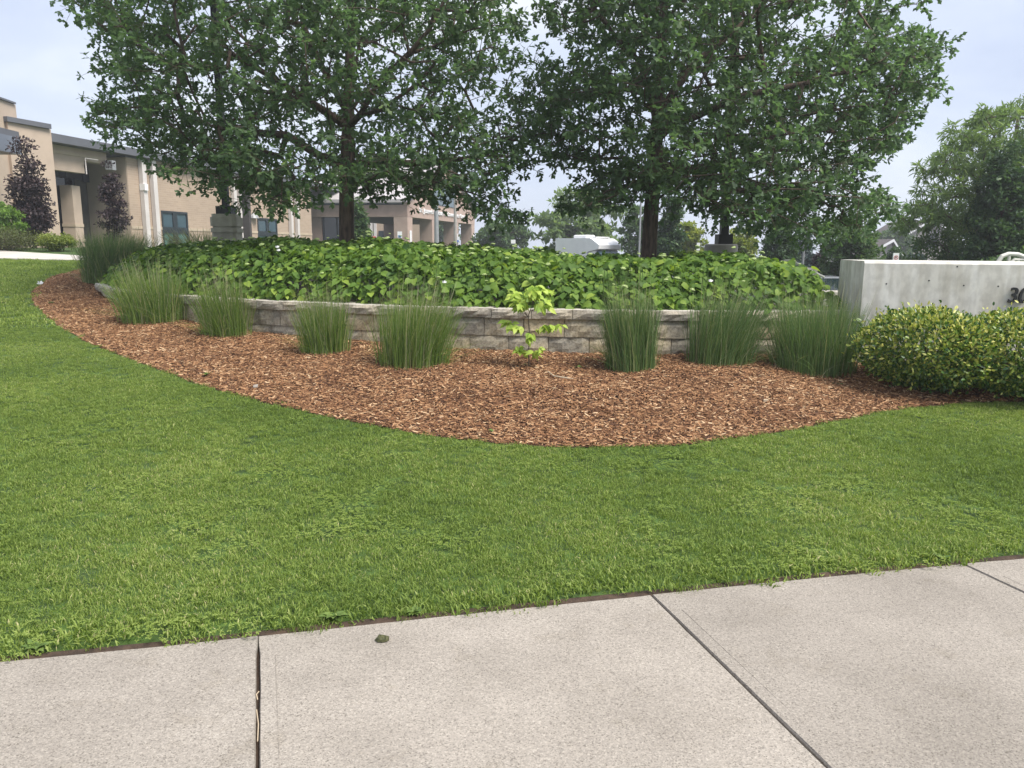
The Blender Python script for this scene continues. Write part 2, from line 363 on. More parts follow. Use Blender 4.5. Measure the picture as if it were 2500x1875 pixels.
fol('bg_bright', (0.075, 0.15, 0.025), (0.16, 0.28, 0.045), (0.27, 0.40, 0.08))
fol('bg_olive', (0.045, 0.055, 0.022), (0.10, 0.12, 0.04), (0.17, 0.19, 0.065))
fol('bg_yellow', (0.10, 0.15, 0.03), (0.21, 0.26, 0.05), (0.34, 0.37, 0.09))

# ------------------------------------------------------------------ object helpers
def tag(o, label=None, cat=None, group=None, kind=None):
    if label: o['label'] = label
    if cat: o['category'] = cat
    if group: o['group'] = group
    if kind: o['kind'] = kind
    return o
def thing(name, label, cat, loc, group=None):
    o = bpy.data.objects.new(name, None); COL.objects.link(o)
    o.location = loc; o.empty_display_size = 0.1
    return tag(o, label, cat, group)
def link(name, me, parent=None, mat=None):
    o = bpy.data.objects.new(name, me); COL.objects.link(o)
    if mat is not None and not me.materials: me.materials.append(mat)
    if parent is not None: o.parent = parent
    return o
def base_of(parent):
    b = Vector((0, 0, 0))
    while parent is not None:
        b += parent.location; parent = parent.parent
    return b
def pymesh(name, verts, faces, mat, parent=None, smooth=False):
    b = base_of(parent)
    me = bpy.data.meshes.new(name)
    me.from_pydata([(v[0] - b[0], v[1] - b[1], v[2] - b[2]) for v in verts], [], faces)
    me.update()
    if smooth:
        me.polygons.foreach_set('use_smooth', [True] * len(me.polygons))
    return link(name, me, parent, mat)
class MB:
    """collects shapes in world space"""
    def __init__(s): s.v = []; s.f = []
    def add(s, v, f):
        k = len(s.v); s.v += [tuple(x) for x in v]; s.f += [tuple(i + k for i in q) for q in f]; return s
    def hexa(s, p):   # 4 bottom then 4 top
        return s.add(p, [(3, 2, 1, 0), (4, 5, 6, 7), (0, 1, 5, 4), (1, 2, 6, 5), (2, 3, 7, 6), (3, 0, 4, 7)])
    def box(s, x0, x1, y0, y1, z0, z1, fr=None, bev=0.0):
        q = [(x0, y0), (x1, y0), (x1, y1), (x0, y1)]
        if fr: q = [fr(a, b) for a, b in q]
        if bev:
            c = np.mean(q, axis=0)
            def inset(d): return [tuple(np.array(a) + (c - np.array(a)) / np.linalg.norm(c - np.array(a)) * d * 1.4) for a in q]
            s.hexa([(a, b, z0) for a, b in q] + [(a, b, z1 - bev) for a, b in q])
            qi = inset(bev)
            return s.hexa([(a, b, z1 - bev + .0005) for a, b in q] + [(a, b, z1) for a, b in qi])
        return s.hexa([(a, b, z0) for a, b in q] + [(a, b, z1) for a, b in q])
    def tube(s, pts, rad, n=8, cap=True):
        pts = [Vector(p) for p in pts]
        if not hasattr(rad, '__len__'): rad = [rad] * len(pts)
        k0 = len(s.v); up = None
        for i, p in enumerate(pts):
            d = (pts[min(i + 1, len(pts) - 1)] - pts[max(i - 1, 0)]).normalized()
            if up is None:
                up = Vector((0, 0, 1)) if abs(d.z) < 0.9 else Vector((1, 0, 0))
            a = d.cross(up).normalized(); b = a.cross(d).normalized(); up = b
            for j in range(n):
                t = 2 * math.pi * j / n
                s.v.append(tuple(p + (a * math.cos(t) + b * math.sin(t)) * rad[i]))
        for i in range(len(pts) - 1):
            for j in range(n):
                a0 = k0 + i * n + j; b0 = k0 + i * n + (j + 1) % n
                s.f.append((a0, b0, b0 + n, a0 + n))
        if cap:
            s.f.append(tuple(k0 + j for j in range(n))[::-1]); s.f.append(tuple(k0 + (len(pts) - 1) * n + j for j in range(n)))
        return s
    def build(s, name, mat, parent=None, smooth=False): return pymesh(name, s.v, s.f, mat, parent, smooth)

def scatter(name, tv, tf, pos, rot, scl, mat, parent=None, lc=None, kind=None):
    """join N copies of a template into one mesh; rot (N,3,3), scl (N,) or (N,3)"""
    b = np.array(base_of(parent)); N = len(pos); tv = np.asarray(tv, float); n = len(tv)
    scl = np.asarray(scl, float)
    if scl.ndim == 1: scl = np.repeat(scl[:, None], 3, 1)
    V = np.einsum('nij,nkj->nki', rot, tv[None] * scl[:, None, :]) + (np.asarray(pos) - b)[:, None, :]
    me = bpy.data.meshes.new(name)
    me.vertices.add(N * n); me.vertices.foreach_set('co', V.astype(np.float32).ravel())
    sizes = np.array([len(q) for q in tf]); flat = np.concatenate([np.array(q) for q in tf])
    loops = (flat[None] + (np.arange(N) * n)[:, None]).ravel()
    tot = np.tile(sizes, N); start = np.concatenate([[0], np.cumsum(tot)[:-1]])
    me.loops.add(len(loops)); me.loops.foreach_set('vertex_index', loops.astype(np.int32))
    me.polygons.add(len(tot)); me.polygons.foreach_set('loop_start', start.astype(np.int32))
    me.update(calc_edges=True)
    if lc is not None:
        at = me.attributes.new('lc', 'FLOAT', 'POINT')
        at.data.foreach_set('value', np.repeat(np.asarray(lc, np.float32), n))
    o = link(name, me, parent, mat)
    if kind: o['kind'] = kind
    return o
def template_meshes(name, tv, tf, mat, n=6):
    out = []
    for i in range(n):
        me = bpy.data.meshes.new(name); me.from_pydata([tuple(v) for v in tv], [], [tuple(q) for q in tf]); me.update()
        at = me.attributes.new('lc', 'FLOAT', 'POINT'); at.data.foreach_set('value', np.full(len(tv), (i + 0.5) / n, np.float32))
        me.materials.append(mat); out.append(me)
    return out
def pieces(name, mass, tv, tf, pos, rot, scl, lc, mat, parent, n_obj=300, score=None):
    """the n_obj nearest leaves become objects, the rest one part of kind stuff"""
    pos = np.asarray(pos); scl = np.asarray(scl, float); lc = np.asarray(lc)
    if score is None: score = np.linalg.norm(pos - np.array([0, 0, EYE]), axis=1) / (scl if scl.ndim == 1 else scl[:, 0])
    order = np.argsort(score); pick = order[:n_obj]; rest = order[n_obj:]
    if len(rest):
        scatter(mass, tv, tf, pos[rest], rot[rest], scl[rest], mat, parent, lc[rest], 'stuff')
    mes = template_meshes(name, tv, tf, mat)
    b = np.array(base_of(parent))
    for i in pick:
        o = bpy.data.objects.new(name, mes[int(min(5, max(0, lc[i] * 6)))]); COL.objects.link(o); o.parent = parent
        s = scl[i] if scl.ndim > 1 else (scl[i],) * 3
        m = Matrix([list(rot[i][r] * np.array(s)) for r in range(3)]).to_4x4()
        m.translation = Vector(pos[i] - b); o.matrix_local = m
def frames(axis, normal):
    """rotation matrices with local x = axis, z ~ normal"""
    a = axis / np.linalg.norm(axis, axis=1, keepdims=True)
    n = normal - (normal * a).sum(1, keepdims=True) * a
    n = n / np.maximum(np.linalg.norm(n, axis=1, keepdims=True), 1e-6)
    y = np.cross(n, a)
    return np.stack([a, y, n], axis=2)
def unit(n, rng=RNG):
    v = rng.normal(size=(n, 3)); return v / np.linalg.norm(v, axis=1, keepdims=True)

# leaf templates: local x is the leaf axis, z its upper side
def strip_leaf(rows, tip, droop=0.12, stalk=0.0):
    tv = []; tf = []
    for x, w in rows:
        tv.append((x, -w, -droop * x * x + 0.05 * w)); tv.append((x, w, -droop * x * x + 0.05 * w))
    tv.append((tip, 0, -droop * tip * tip))
    for i in range(len(rows) - 1): tf.append((2 * i, 2 * i + 2, 2 * i + 3, 2 * i + 1))
    k = 2 * len(rows) - 2; tf.append((k, k + 2, k + 1))
    return tv, tf
OAK = strip_leaf([(0.0, .03), (0.28, .20), (0.42, .09), (0.66, .29), (0.82, .13)], 1.0, 0.15)
SIMPLE = ([(0, 0, 0), (.5, -.26, 0.03), (1, 0, -.08), (.5, .26, 0.03)], [(0, 1, 2), (0, 2, 3)])
EUO = ([(0, 0, 0), (.35, -.24, .06), (.75, -.2, .02), (1, 0, -.1), (.75, .2, .02), (.35, .24, .06), (.5, 0, -.03)], [(0, 1, 6), (1, 2, 6), (2, 3, 6), (3, 4, 6), (4, 5, 6), (5, 0, 6)])
def folded(rows, tip, droop, fold):
    tv = []; tf = []
    for x, w, bx in rows:
        z = -droop * x * x
        tv += [(x - bx, -w, z + fold * w), (x, 0, z), (x - bx, w, z + fold * w)]
    tv.append((tip, 0, -droop * tip * tip))
    for i in range(len(rows) - 1):
        a = 3 * i
        tf += [(a, a + 3, a + 4, a + 1), (a + 1, a + 4, a + 5, a + 2)]
    a = 3 * (len(rows) - 1); tf += [(a, a + 3, a + 1), (a + 1, a + 3, a + 2)]
    return tv, tf
HEART = folded([(0.0, .10, .06), (0.10, .33, .10), (0.34, .42, .03), (0.62, .33, 0), (0.84, .15, 0)], 1.02, 0.25, 0.22)
OVATE = folded([(0.0, .03, 0), (0.18, .22, 0), (0.42, .29, 0), (0.68, .20, 0), (0.86, .07, 0)], 1.03, 0.35, 0.2)

# ================================================================== SETTING
def grid_mesh(name, xs, ys, zf, mat, kind='structure'):
    X, Y = np.meshgrid(xs, ys); Z = zf(X, Y)
    V = np.stack([X, Y, Z], 2).reshape(-1, 3); nx, ny = len(xs), len(ys)
    f = [(j * nx + i, j * nx + i + 1, (j + 1) * nx + i + 1, (j + 1) * nx + i) for j in range(ny - 1) for i in range(nx - 1)]
    o = pymesh(name, V, f, mat, None, True); o['kind'] = kind; return o
edge_px = [(0, 1621), (220, 1600), (450, 1577), (630, 1557), (900, 1527), (1250, 1490), (1590, 1455), (1950, 1417), (2250, 1388), (2500, 1366)]
EDGE = [G(u, v) for u, v in edge_px]
d0 = (EDGE[1] - EDGE[0]).normalized(); d1 = (EDGE[-1] - EDGE[-2]).normalized()
EDGE = [EDGE[0] - d0 * 14, EDGE[0] - d0 * 3] + EDGE + [EDGE[-1] + d1 * 3, EDGE[-1] + d1 * 14]
EX = np.array([p.x for p in EDGE]); EYY = np.array([p.y for p in EDGE])
def edge_y(x): return np.interp(x, EX, EYY)
def ground_z(X, Y):
    z = T(X, Y)
    near = (Y < edge_y(X) + 0.02) & (Y > -3.0)
    return np.where(near, z - 0.03, z)
xs = np.concatenate([[-290, -200, -120, -60, -35], np.arange(-22, 14.01, 0.3), [18, 25, 35, 60, 120, 200, 290]])
ys = np.concatenate([[-120, -60, -12, -4], np.arange(-2, 26, 0.3), [30, 34, 38, 42, 46, 52, 60, 80, 130, 200, 290]])
grid_mesh('ground', xs, ys, ground_z, M['lawnbase'])

# mulch bed
out_px = [(215, 653), (160, 668), (124, 678), (77, 714), (85, 746), (147, 799), (226, 842), (339, 887), (452, 927), (565, 964), (678, 994), (791, 1018), (904, 1040), (1017, 1060), (1130, 1076), (1243, 1087), (1356, 1093), (1469, 1095), (1582, 1093), (1695, 1085), (1808, 1071), (1921, 1053), (2034, 1031), (2147, 1009), (2260, 994), (2373, 985), (2500, 981)]
OUT = [G(u, v) for u, v in out_px]
OUT.append(OUT[-1] + Vector((1.2, 0.15, 0))); OUT.append(OUT[-1] + Vector((3, 1.2, 0)))
CX, CY, RAD = 1.8, 19.1, 10.7
W0 = Vector((3.62, 8.02, 0)); WD = Vector((math.cos(R(-15)), math.sin(R(-15)), 0)); WN = Vector((WD.y, -WD.x, 0))  # concrete wall line
INN = []
for th in np.linspace(-62, 9.5, 24):
    INN.append(Vector((CX + (RAD - 0.12) * math.sin(R(th)), CY - (RAD - 0.12) * math.cos(R(th)), 0)))
INN += [W0 + WD * 0.4, W0 + WD * 1.5, W0 + WD * 3.0, W0 + WD * 6]
def resample(pts, n):
    pts = [Vector((p[0], p[1], 0)) for p in pts]
    L = np.concatenate([[0], np.cumsum([(b - a).length for a, b in zip(pts, pts[1:])])])
    q = np.linspace(0, L[-1], n)
    return np.stack([np.interp(q, L, [p.x for p in pts]), np.interp(q, L, [p.y for p in pts])], 1)
NM, KM = 220, 44
# match inner points to outer ones by angle about the circle centre
outr = resample(OUT, NM); innr0 = resample(INN, 600)
ang_o = np.arctan2(outr[:, 0] - CX, CY - outr[:, 1]); ang_i = np.arctan2(innr0[:, 0] - CX, CY - innr0[:, 1])
innr = np.stack([np.interp(ang_o, ang_i, innr0[:, 0]), np.interp(ang_o, ang_i, innr0[:, 1])], 1)
rag = np.array([mnoise.noise((x * 2.3, y * 2.3, 3.1)) * 0.035 + mnoise.noise((x * 9, y * 9, 1.1)) * 0.014 for x, y in outr])
nrm = outr - innr; nrm /= np.linalg.norm(nrm, axis=1, keepdims=True)
outr = outr + nrm * rag[:, None]
def mulch_h(x, y, k):
    n1 = mnoise.noise((x * 1.1, y * 1.1, 0.0)); n2 = mnoise.noise((x * 3.2, y * 3.2, 7.0))
    return float(T(x, y)) + 0.006 + (1 - (1 - k) ** 2.0) * 0.035 + n1 * 0.05 * min(1, k * 2.2) + n2 * 0.012 * min(1, k * 5)
mv = []; mf = []
for i in range(NM):
    for j in range(KM):
        k = j / (KM - 1); p = outr[i] * (1 - k) + innr[i] * k
        mv.append((p[0], p[1], mulch_h(p[0], p[1], k)))
for i in range(NM - 1):
    for j in range(KM - 1):
        a = i * KM + j; mf.append((a, a + 1, a + KM + 1, a + KM))
bed = pymesh('mulch_bed', mv, mf, M['mulchbase'], None, True); bed['kind'] = 'structure'
MV = np.array(mv).reshape(NM, KM, 3)
# bark chips
def quad_areas():
    a = MV[:-1, :-1]; b = MV[1:, :-1]; c = MV[:-1, 1:]
    return np.linalg.norm(np.cross(b - a, c - a), axis=2)
A = quad_areas(); pr = (A / A.sum()).ravel()
NCH = 135000
ci = RNG.choice(len(pr), NCH, p=pr); ii, jj = np.divmod(ci, KM - 1)
fu, fv = RNG.random(NCH)[:, None], RNG.random(NCH)[:, None]
cp = (MV[ii, jj] * (1 - fu) + MV[ii + 1, jj] * fu) * (1 - fv) + (MV[ii, jj + 1] * (1 - fu) + MV[ii + 1, jj + 1] * fu) * fv
keep = (cp[:, 0] > -11) & (cp[:, 0] < 6.5); cp = cp[keep]; NCH = len(cp)
CHIP = ([(-.5, -.5, 0), (.42, -.42, .0), (.5, .0, .45), (-.46, .08, .5), (-.38, .5, 0), (.46, .44, 0)], [(0, 1, 2, 3), (3, 2, 5, 4)])
ca = RNG.random(NCH) * 2 * math.pi
cax = np.stack([np.cos(ca), np.sin(ca), RNG.normal(0, 0.26, NCH)], 1)
cn = np.stack([RNG.normal(0, .35, NCH), RNG.normal(0, .35, NCH), np.ones(NCH)], 1)
cs = np.stack([RNG.gamma(5, 0.0070, NCH) + 0.008, RNG.uniform(.005, .012, NCH), RNG.uniform(.006, .014, NCH)], 1)
bigc = RNG.random(NCH) < 0.012; cs[bigc] *= np.array([1.6, 1.5, 1.3])
cp[:, 2] += RNG.uniform(0.0, 0.016, NCH)
clc = np.clip(RNG.beta(1.5, 1.7, NCH), 0, 1)
scatter('mulch_chips', CHIP[0], CHIP[1], cp, frames(cax, cn), cs, M['mulch'], None, clc, 'stuff')

# raised soil behind the wall
sv = []; sf = []
ths = np.linspace(-62, 13, 60)
for th in ths:
    for rr in (RAD - 0.15, RAD - 0.6, RAD - 1.5, RAD - 3.0, RAD - 5.0):
        x, y = CX + rr * math.sin(R(th)), CY - rr * math.cos(R(th))
        sv.append((x, y, max(0.75, float(T(x, y)) + 0.01)))
for i in range(len(ths) - 1):
    for j in range(4):
        a = i * 5 + j; sf.append((a, a + 5, a + 6, a + 1))
pb = pymesh('planting_bed', sv, sf, M['soil'], None, True); pb['kind'] = 'structure'

# front pavement with separate slabs
J1a, J1b = G(630, 1557), G(628, 1875)
J2a, J2b = G(1590, 1455), G(2018, 1875)
J3a = G(2350, 1379); J3b = G(2500, 1450)
dj = (J2b - J2a).normalized()
walk = bpy.data.objects.new('sidewalk', None); COL.objects.link(walk); walk['kind'] = 'structure'
def on_edge(p):  # edge point with x of p
    return Vector((p.x, float(edge_y(p.x)), 0))
LEN = 2.6
w12 = (J2a - J1a).length
starts = [J1a - (J1a - EDGE[1]).normalized() * (k * w12) for k in (3, 2, 1)] + [J1a, J2a, J3a] + [J3a + d1 * (k * w12) for k in (1, 2, 3)]
starts = [on_edge(p) for p in starts]
dirs = [(J1b - J1a).normalized()] * 4 + [dj, (J3b - J3a).normalized()] + [dj] * 3
for k in range(len(starts) - 1):
    a, b = starts[k], starts[k + 1]; da, db = dirs[k], dirs[k + 1]
    gap = 0.0042
    n = 25
    top = []
    for i in range(n):   # far edge
        x = a.x + (b.x - a.x) * i / (n - 1); top.append((x, float(edge_y(x)) + mnoise.noise((x * 5, 0, 2)) * .004 + mnoise.noise((x * 23, 0, 4)) * .002))
    A0 = Vector((top[0][0], top[0][1], 0)); B0 = Vector((top[-1][0], top[-1][1], 0))
    ed = (B0 - A0).normalized()
    top = top[1:-1]
    def side(o, dr, kk, sg):
        out = []
        for q in range(41):
            t = q / 40 * LEN; w = mnoise.noise((t * 1.6, kk * 7.0, 0)) * .0035
            h = gap + abs(mnoise.noise((t * 14, kk * 5.0 + sg, 9))) * .0035 + max(0, mnoise.noise((t * 5, kk * 3.0 + sg, 5)) - .35) * .012
            if kk == 3: h = (h + .0012) * min(1, max(.04, (t - .05) / .06))
            p = o + dr * t + ed * (w + sg * h); out.append((p.x, p.y))
        return out
    ring = side(A0, da, k, 1)[::-1] + top + side(B0, db, k + 1, -1)
    c = Vector((sum(x for x, y in ring) / len(ring), sum(y for x, y in ring) / len(ring)))
    def ins(dst): return [tuple(Vector(q) + (c - Vector(q)).normalized() * dst) for q in ring]
    m = len(ring); r2 = ins(0.004)
    zt = 0.010 + 0.0015 * (k % 3)
    V = [(x, y, -0.11) for x, y in ring] + [(x, y, zt - 0.008) for x, y in ring] + [(x, y, zt) for x, y in r2]
    Fc = [tuple(range(m, 2 * m))[:0] or tuple(2 * m + i for i in range(m))[::-1]]
    for l_ in (0, 1):
        for i in range(m): Fc.append((l_ * m + i, l_ * m + (i + 1) % m, (l_ + 1) * m + (i + 1) % m, (l_ + 1) * m + i))
    pymesh('paving_slab', V, Fc, M['slab'], walk)
    # tooled margin: a hair-thin raised trowel line beside the joint
    if k in (3, 4, 5):
        off = 0.062
        q0 = A0 + ed * off + da * 0.16; q1 = A0 + ed * off + da * 2.4
        mb = MB(); px = ed * 0.0016
        mb.hexa([tuple(q0 - px + Vector((0, 0, zt - .002))), tuple(q1 - px + Vector((0, 0, zt - .002))), tuple(q1 + px + Vector((0, 0, zt - .002))), tuple(q0 + px + Vector((0, 0, zt - .002))),
                 tuple(q0 - px + Vector((0, 0, zt + .0022))), tuple(q1 - px + Vector((0, 0, zt + .0022))), tuple(q1 + px * .4 + Vector((0, 0, zt + .0022))), tuple(q0 + px * .4 + Vector((0, 0, zt + .0022)))])
        mb.build('trowel_line', M['slab'], walk)
sub = MB(); sub.box(-16, 16, 0.2, 1.0, -0.2, -0.1)
sv = []; 
for x in np.linspace(-14, 14, 50): sv += [(x, float(edge_y(x)) + 0.05, -0.012), (x, float(edge_y(x)) - 3.2, -0.012)]
pymesh('joint_bed', sv, [(2 * i, 2 * i + 1, 2 * i + 3, 2 * i + 2) for i in range(49)], M['soil'], walk)

sv = []
for x in np.linspace(-9, 9, 120): sv += [(x, float(edge_y(x)) - .004, 0.004), (x, float(edge_y(x)) + .05, 0.003 + float(T(x, edge_y(x) + .05)))]
es = pymesh('edge_soil', sv, [(2 * i, 2 * i + 2, 2 * i + 3, 2 * i + 1) for i in range(119)], M['soil']); es['kind'] = 'structure'
# far path on the left, with its parking lot on the right
pn = [G(-120, 632), G(0, 633), G(205, 638)]; pf = [G(-120, 612), G(0, 614), G(205, 627)]
pn.append(pn[-1] + (pn[-1] - pn[-2])); pf.append(pf[-1] + (pn[-1] - pn[-2]))
V = []
for a, b in zip(pn, pf): V += [(a.x, a.y, float(T(a.x, a.y)) + .03), (b.x, b.y, float(T(b.x, b.y)) + .03)]
V += [(x, y, z - .2) for x, y, z in V]
n = len(pn); fc = [(2 * i, 2 * i + 2, 2 * i + 3, 2 * i + 1) for i in range(n - 1)] + [(2 * i, 2 * i + 2 * n, 2 * i + 2 + 2 * n, 2 * i + 2) for i in range(n - 1)]
fp = pymesh('path', V, fc, M['path']); fp['kind'] = 'structure'
grid_mesh('parking_lot', np.linspace(1.5, 60, 40), np.linspace(24, 80, 40), lambda X, Y: T(X, Y) + 0.02, M['asphalt'])

# ------------------------------------------------------------------ turf
def blade_tuft(nb, rad, h0, h1, w, seed, wide=False):
    g = np.random.default_rng(seed)
    a = g.random(nb) * 6.283; r = rad * np.sqrt(g.random(nb))
    bx, by = r * np.cos(a), r * np.sin(a)
    h = g.uniform(h0, h1, nb); lean = g.uniform(0.2, 1.1, nb); la = g.random(nb) * 6.283; sa = la + math.pi / 2 + g.normal(0, .5, nb)
    V = []; Fq = []; LC = []
    for i in range(nb):
        k = len(V); dx, dy = math.cos(la[i]), math.sin(la[i]); sx, sy = math.cos(sa[i]) * w / 2, math.sin(sa[i]) * w / 2
        for t, ww in ((0, .8), (.55, 1.0)):
            o = lean[i] * h[i] * t * t * 0.9; z = h[i] * (t - .18 * lean[i] * t * t)
            V += [(bx[i] + dx * o - sx * ww, by[i] + dy * o - sy * ww, z), (bx[i] + dx * o + sx * ww, by[i] + dy * o + sy * ww, z)]
        o = lean[i] * h[i] * .95; V.append((bx[i] + dx * o, by[i] + dy * o, h[i] * (1 - .28 * lean[i])))
        Fq += [(k, k + 2, k + 3, k + 1), (k + 2, k + 4, k + 3)]
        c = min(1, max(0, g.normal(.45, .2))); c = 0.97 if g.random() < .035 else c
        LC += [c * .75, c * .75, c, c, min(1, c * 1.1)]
    me = bpy.data.meshes.new('turf_tuft'); me.from_pydata(V, [], Fq); me.update()
    at = me.attributes.new('lc', 'FLOAT', 'POINT'); at.data.foreach_set('value', np.array(LC, np.float32))
    me.materials.append(M['turf'])
    return me
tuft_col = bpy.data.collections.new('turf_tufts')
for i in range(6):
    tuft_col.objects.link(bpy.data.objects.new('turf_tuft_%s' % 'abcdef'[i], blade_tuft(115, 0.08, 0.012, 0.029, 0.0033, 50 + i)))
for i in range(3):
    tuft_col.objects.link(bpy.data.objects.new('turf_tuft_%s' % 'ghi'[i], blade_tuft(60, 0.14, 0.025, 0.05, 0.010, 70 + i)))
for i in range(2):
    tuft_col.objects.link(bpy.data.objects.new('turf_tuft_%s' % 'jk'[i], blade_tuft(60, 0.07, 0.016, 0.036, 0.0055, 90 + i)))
def clover_tuft(seed):
    g = np.random.default_rng(seed); V = []; Fq = []; LC = []
    for q in range(26):
        a, r_ = g.random() * 6.28, .075 * math.sqrt(g.random()); cx_, cy_, z_ = r_ * math.cos(a), r_ * math.sin(a), g.uniform(.014, .03); a0 = g.random() * 6.28; c = float(g.uniform(.35, .75))
        for w in range(3):
            b_ = a0 + w * 2.094; l_ = g.uniform(.006, .010); k_ = len(V); ux, uy = math.cos(b_), math.sin(b_)
            V += [(cx_, cy_, z_), (cx_ + ux * l_ * .7 - uy * l_ * .5, cy_ + uy * l_ * .7 + ux * l_ * .5, z_ + .002), (cx_ + ux * l_ * 1.1, cy_ + uy * l_ * 1.1, z_ - .001), (cx_ + ux * l_ * .7 + uy * l_ * .5, cy_ + uy * l_ * .7 - ux * l_ * .5, z_ + .002)]
            Fq.append((k_, k_ + 3, k_ + 2, k_ + 1)); LC += [c] * 4
    me = bpy.data.meshes.new('turf_tuft'); me.from_pydata(V, [], Fq); me.update()
    me.attributes.new('lc', 'FLOAT', 'POINT').data.foreach_set('value', np.array(LC, np.float32)); me.materials.append(M['turf']); return me
tuft_col.objects.link(bpy.data.objects.new('turf_tuft_l', clover_tuft(5)))
poly = np.concatenate([outr, innr[::-1]])
def inside(poly, X, Y):
    r = np.zeros(len(X), bool); n = len(poly); j = n - 1
    for i in range(n):
        xi, yi = poly[i]; xj, yj = poly[j]
        c = ((yi > Y) != (yj > Y)) & (X < (xj - xi) * (Y - yi) / (yj - yi + 1e-12) + xi); r ^= c; j = i
    return r
def turf_points(x0, x1, y0, y1, step):
    X, Y = np.meshgrid(np.arange(x0, x1, step), np.arange(y0, y1, step)); X = X.ravel(); Y = Y.ravel()
    X = X + RNG.uniform(-.6, .6, len(X)) * step; Y = Y + RNG.uniform(-.6, .6, len(Y)) * step
    lim = 0.022 + 0.028 * RNG.random(len(X)) + np.array([max(-.01, mnoise.noise((a * 2.2, 0, 3)) * .035 + mnoise.noise((a * 9, 0, 8)) * .02) for a in X])
    k = (Y > edge_y(X) + lim) & ~inside(poly, X, Y)
    k &= (np.hypot(X - CX, Y - CY) > RAD + .2) | (Y < 8)
    pyn = np.interp(X, [p.x for p in pn], [p.y for p in pn])
    k &= (Y < pyn - .05)
    # only what the lens could see, with a margin
    k &= (X > -0.80 * Y - 1.2) & (X < 0.80 * Y + 1.2)
    return X[k], Y[k]
nx, ny = turf_points(-6.5, 5.5, 2.4, 7.2, 0.068)
mx_, my_ = turf_points(-8.5, 7.5, 7.2, 10.0, 0.085)
fx, fy = turf_points(-19, -3, 10.0, 25.5, 0.15)
TX = np.concatenate([nx, mx_, fx]); TY = np.concatenate([ny, my_, fy])
TI = np.concatenate([RNG.integers(0, 6, len(nx)), RNG.integers(0, 6, len(mx_)), RNG.integers(6, 9, len(fx))])
nk = len(nx); edg = ny - edge_y(nx)
clv = np.array([mnoise.noise((a * 1.7, b * 1.7, 4)) + .4 * mnoise.noise((a * 6, b * 6, 1)) for a, b in zip(nx, ny)])
first = TI[:nk]; rr_ = RNG.random(nk)
first = np.where((rr_ < np.where(edg < .16, .5, .06)), RNG.integers(9, 11, nk), first)
first = np.where((rr_ > .62) & (clv > .22), 11, first); first = np.where(rr_ > .975, 11, first)
TI[:nk] = first
TZ = T(TX, TY) + 0.001
tm = bpy.data.meshes.new('lawn_grass'); tm.vertices.add(len(TX))
tm.vertices.foreach_set('co', np.stack([TX, TY, TZ], 1).astype(np.float32).ravel())
dist_edge = TY - edge_y(TX)
tsc = RNG.uniform(.75, 1.2, len(TX)) * np.where(dist_edge < .22, 1.2, 1.0)
rotv = np.stack([RNG.normal(0, .12, len(TX)) + 0.0, RNG.normal(0, .12, len(TX)), RNG.random(len(TX)) * 6.283], 1)
for nme, ty, dat in (('idx', 'INT', TI.astype(np.int32)), ('scl', 'FLOAT', tsc.astype(np.float32))):
    tm.attributes.new(nme, ty, 'POINT').data.foreach_set('value', dat)
tm.attributes.new('rot', 'FLOAT_VECTOR', 'POINT').data.foreach_set('vector', rotv.astype(np.float32).ravel())
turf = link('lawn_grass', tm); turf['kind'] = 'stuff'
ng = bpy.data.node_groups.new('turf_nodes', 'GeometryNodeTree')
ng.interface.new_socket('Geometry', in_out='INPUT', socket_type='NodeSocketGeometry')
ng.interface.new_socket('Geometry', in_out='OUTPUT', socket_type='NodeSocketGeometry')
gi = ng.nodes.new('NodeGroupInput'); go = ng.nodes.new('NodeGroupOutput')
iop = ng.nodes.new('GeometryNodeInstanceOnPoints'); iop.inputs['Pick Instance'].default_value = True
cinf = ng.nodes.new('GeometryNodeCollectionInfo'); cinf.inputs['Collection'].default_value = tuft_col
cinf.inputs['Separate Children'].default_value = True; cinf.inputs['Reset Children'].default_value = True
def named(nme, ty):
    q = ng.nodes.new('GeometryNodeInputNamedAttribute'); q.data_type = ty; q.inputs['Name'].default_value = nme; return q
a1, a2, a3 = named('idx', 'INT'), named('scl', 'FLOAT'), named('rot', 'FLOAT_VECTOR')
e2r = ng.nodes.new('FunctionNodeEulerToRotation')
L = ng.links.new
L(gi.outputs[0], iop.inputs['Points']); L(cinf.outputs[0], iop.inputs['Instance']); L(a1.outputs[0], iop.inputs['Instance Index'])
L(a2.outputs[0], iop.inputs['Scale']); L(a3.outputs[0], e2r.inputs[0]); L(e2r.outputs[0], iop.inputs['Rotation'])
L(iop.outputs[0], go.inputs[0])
md = turf.modifiers.new('turf', 'NODES'); md.node_group = ng

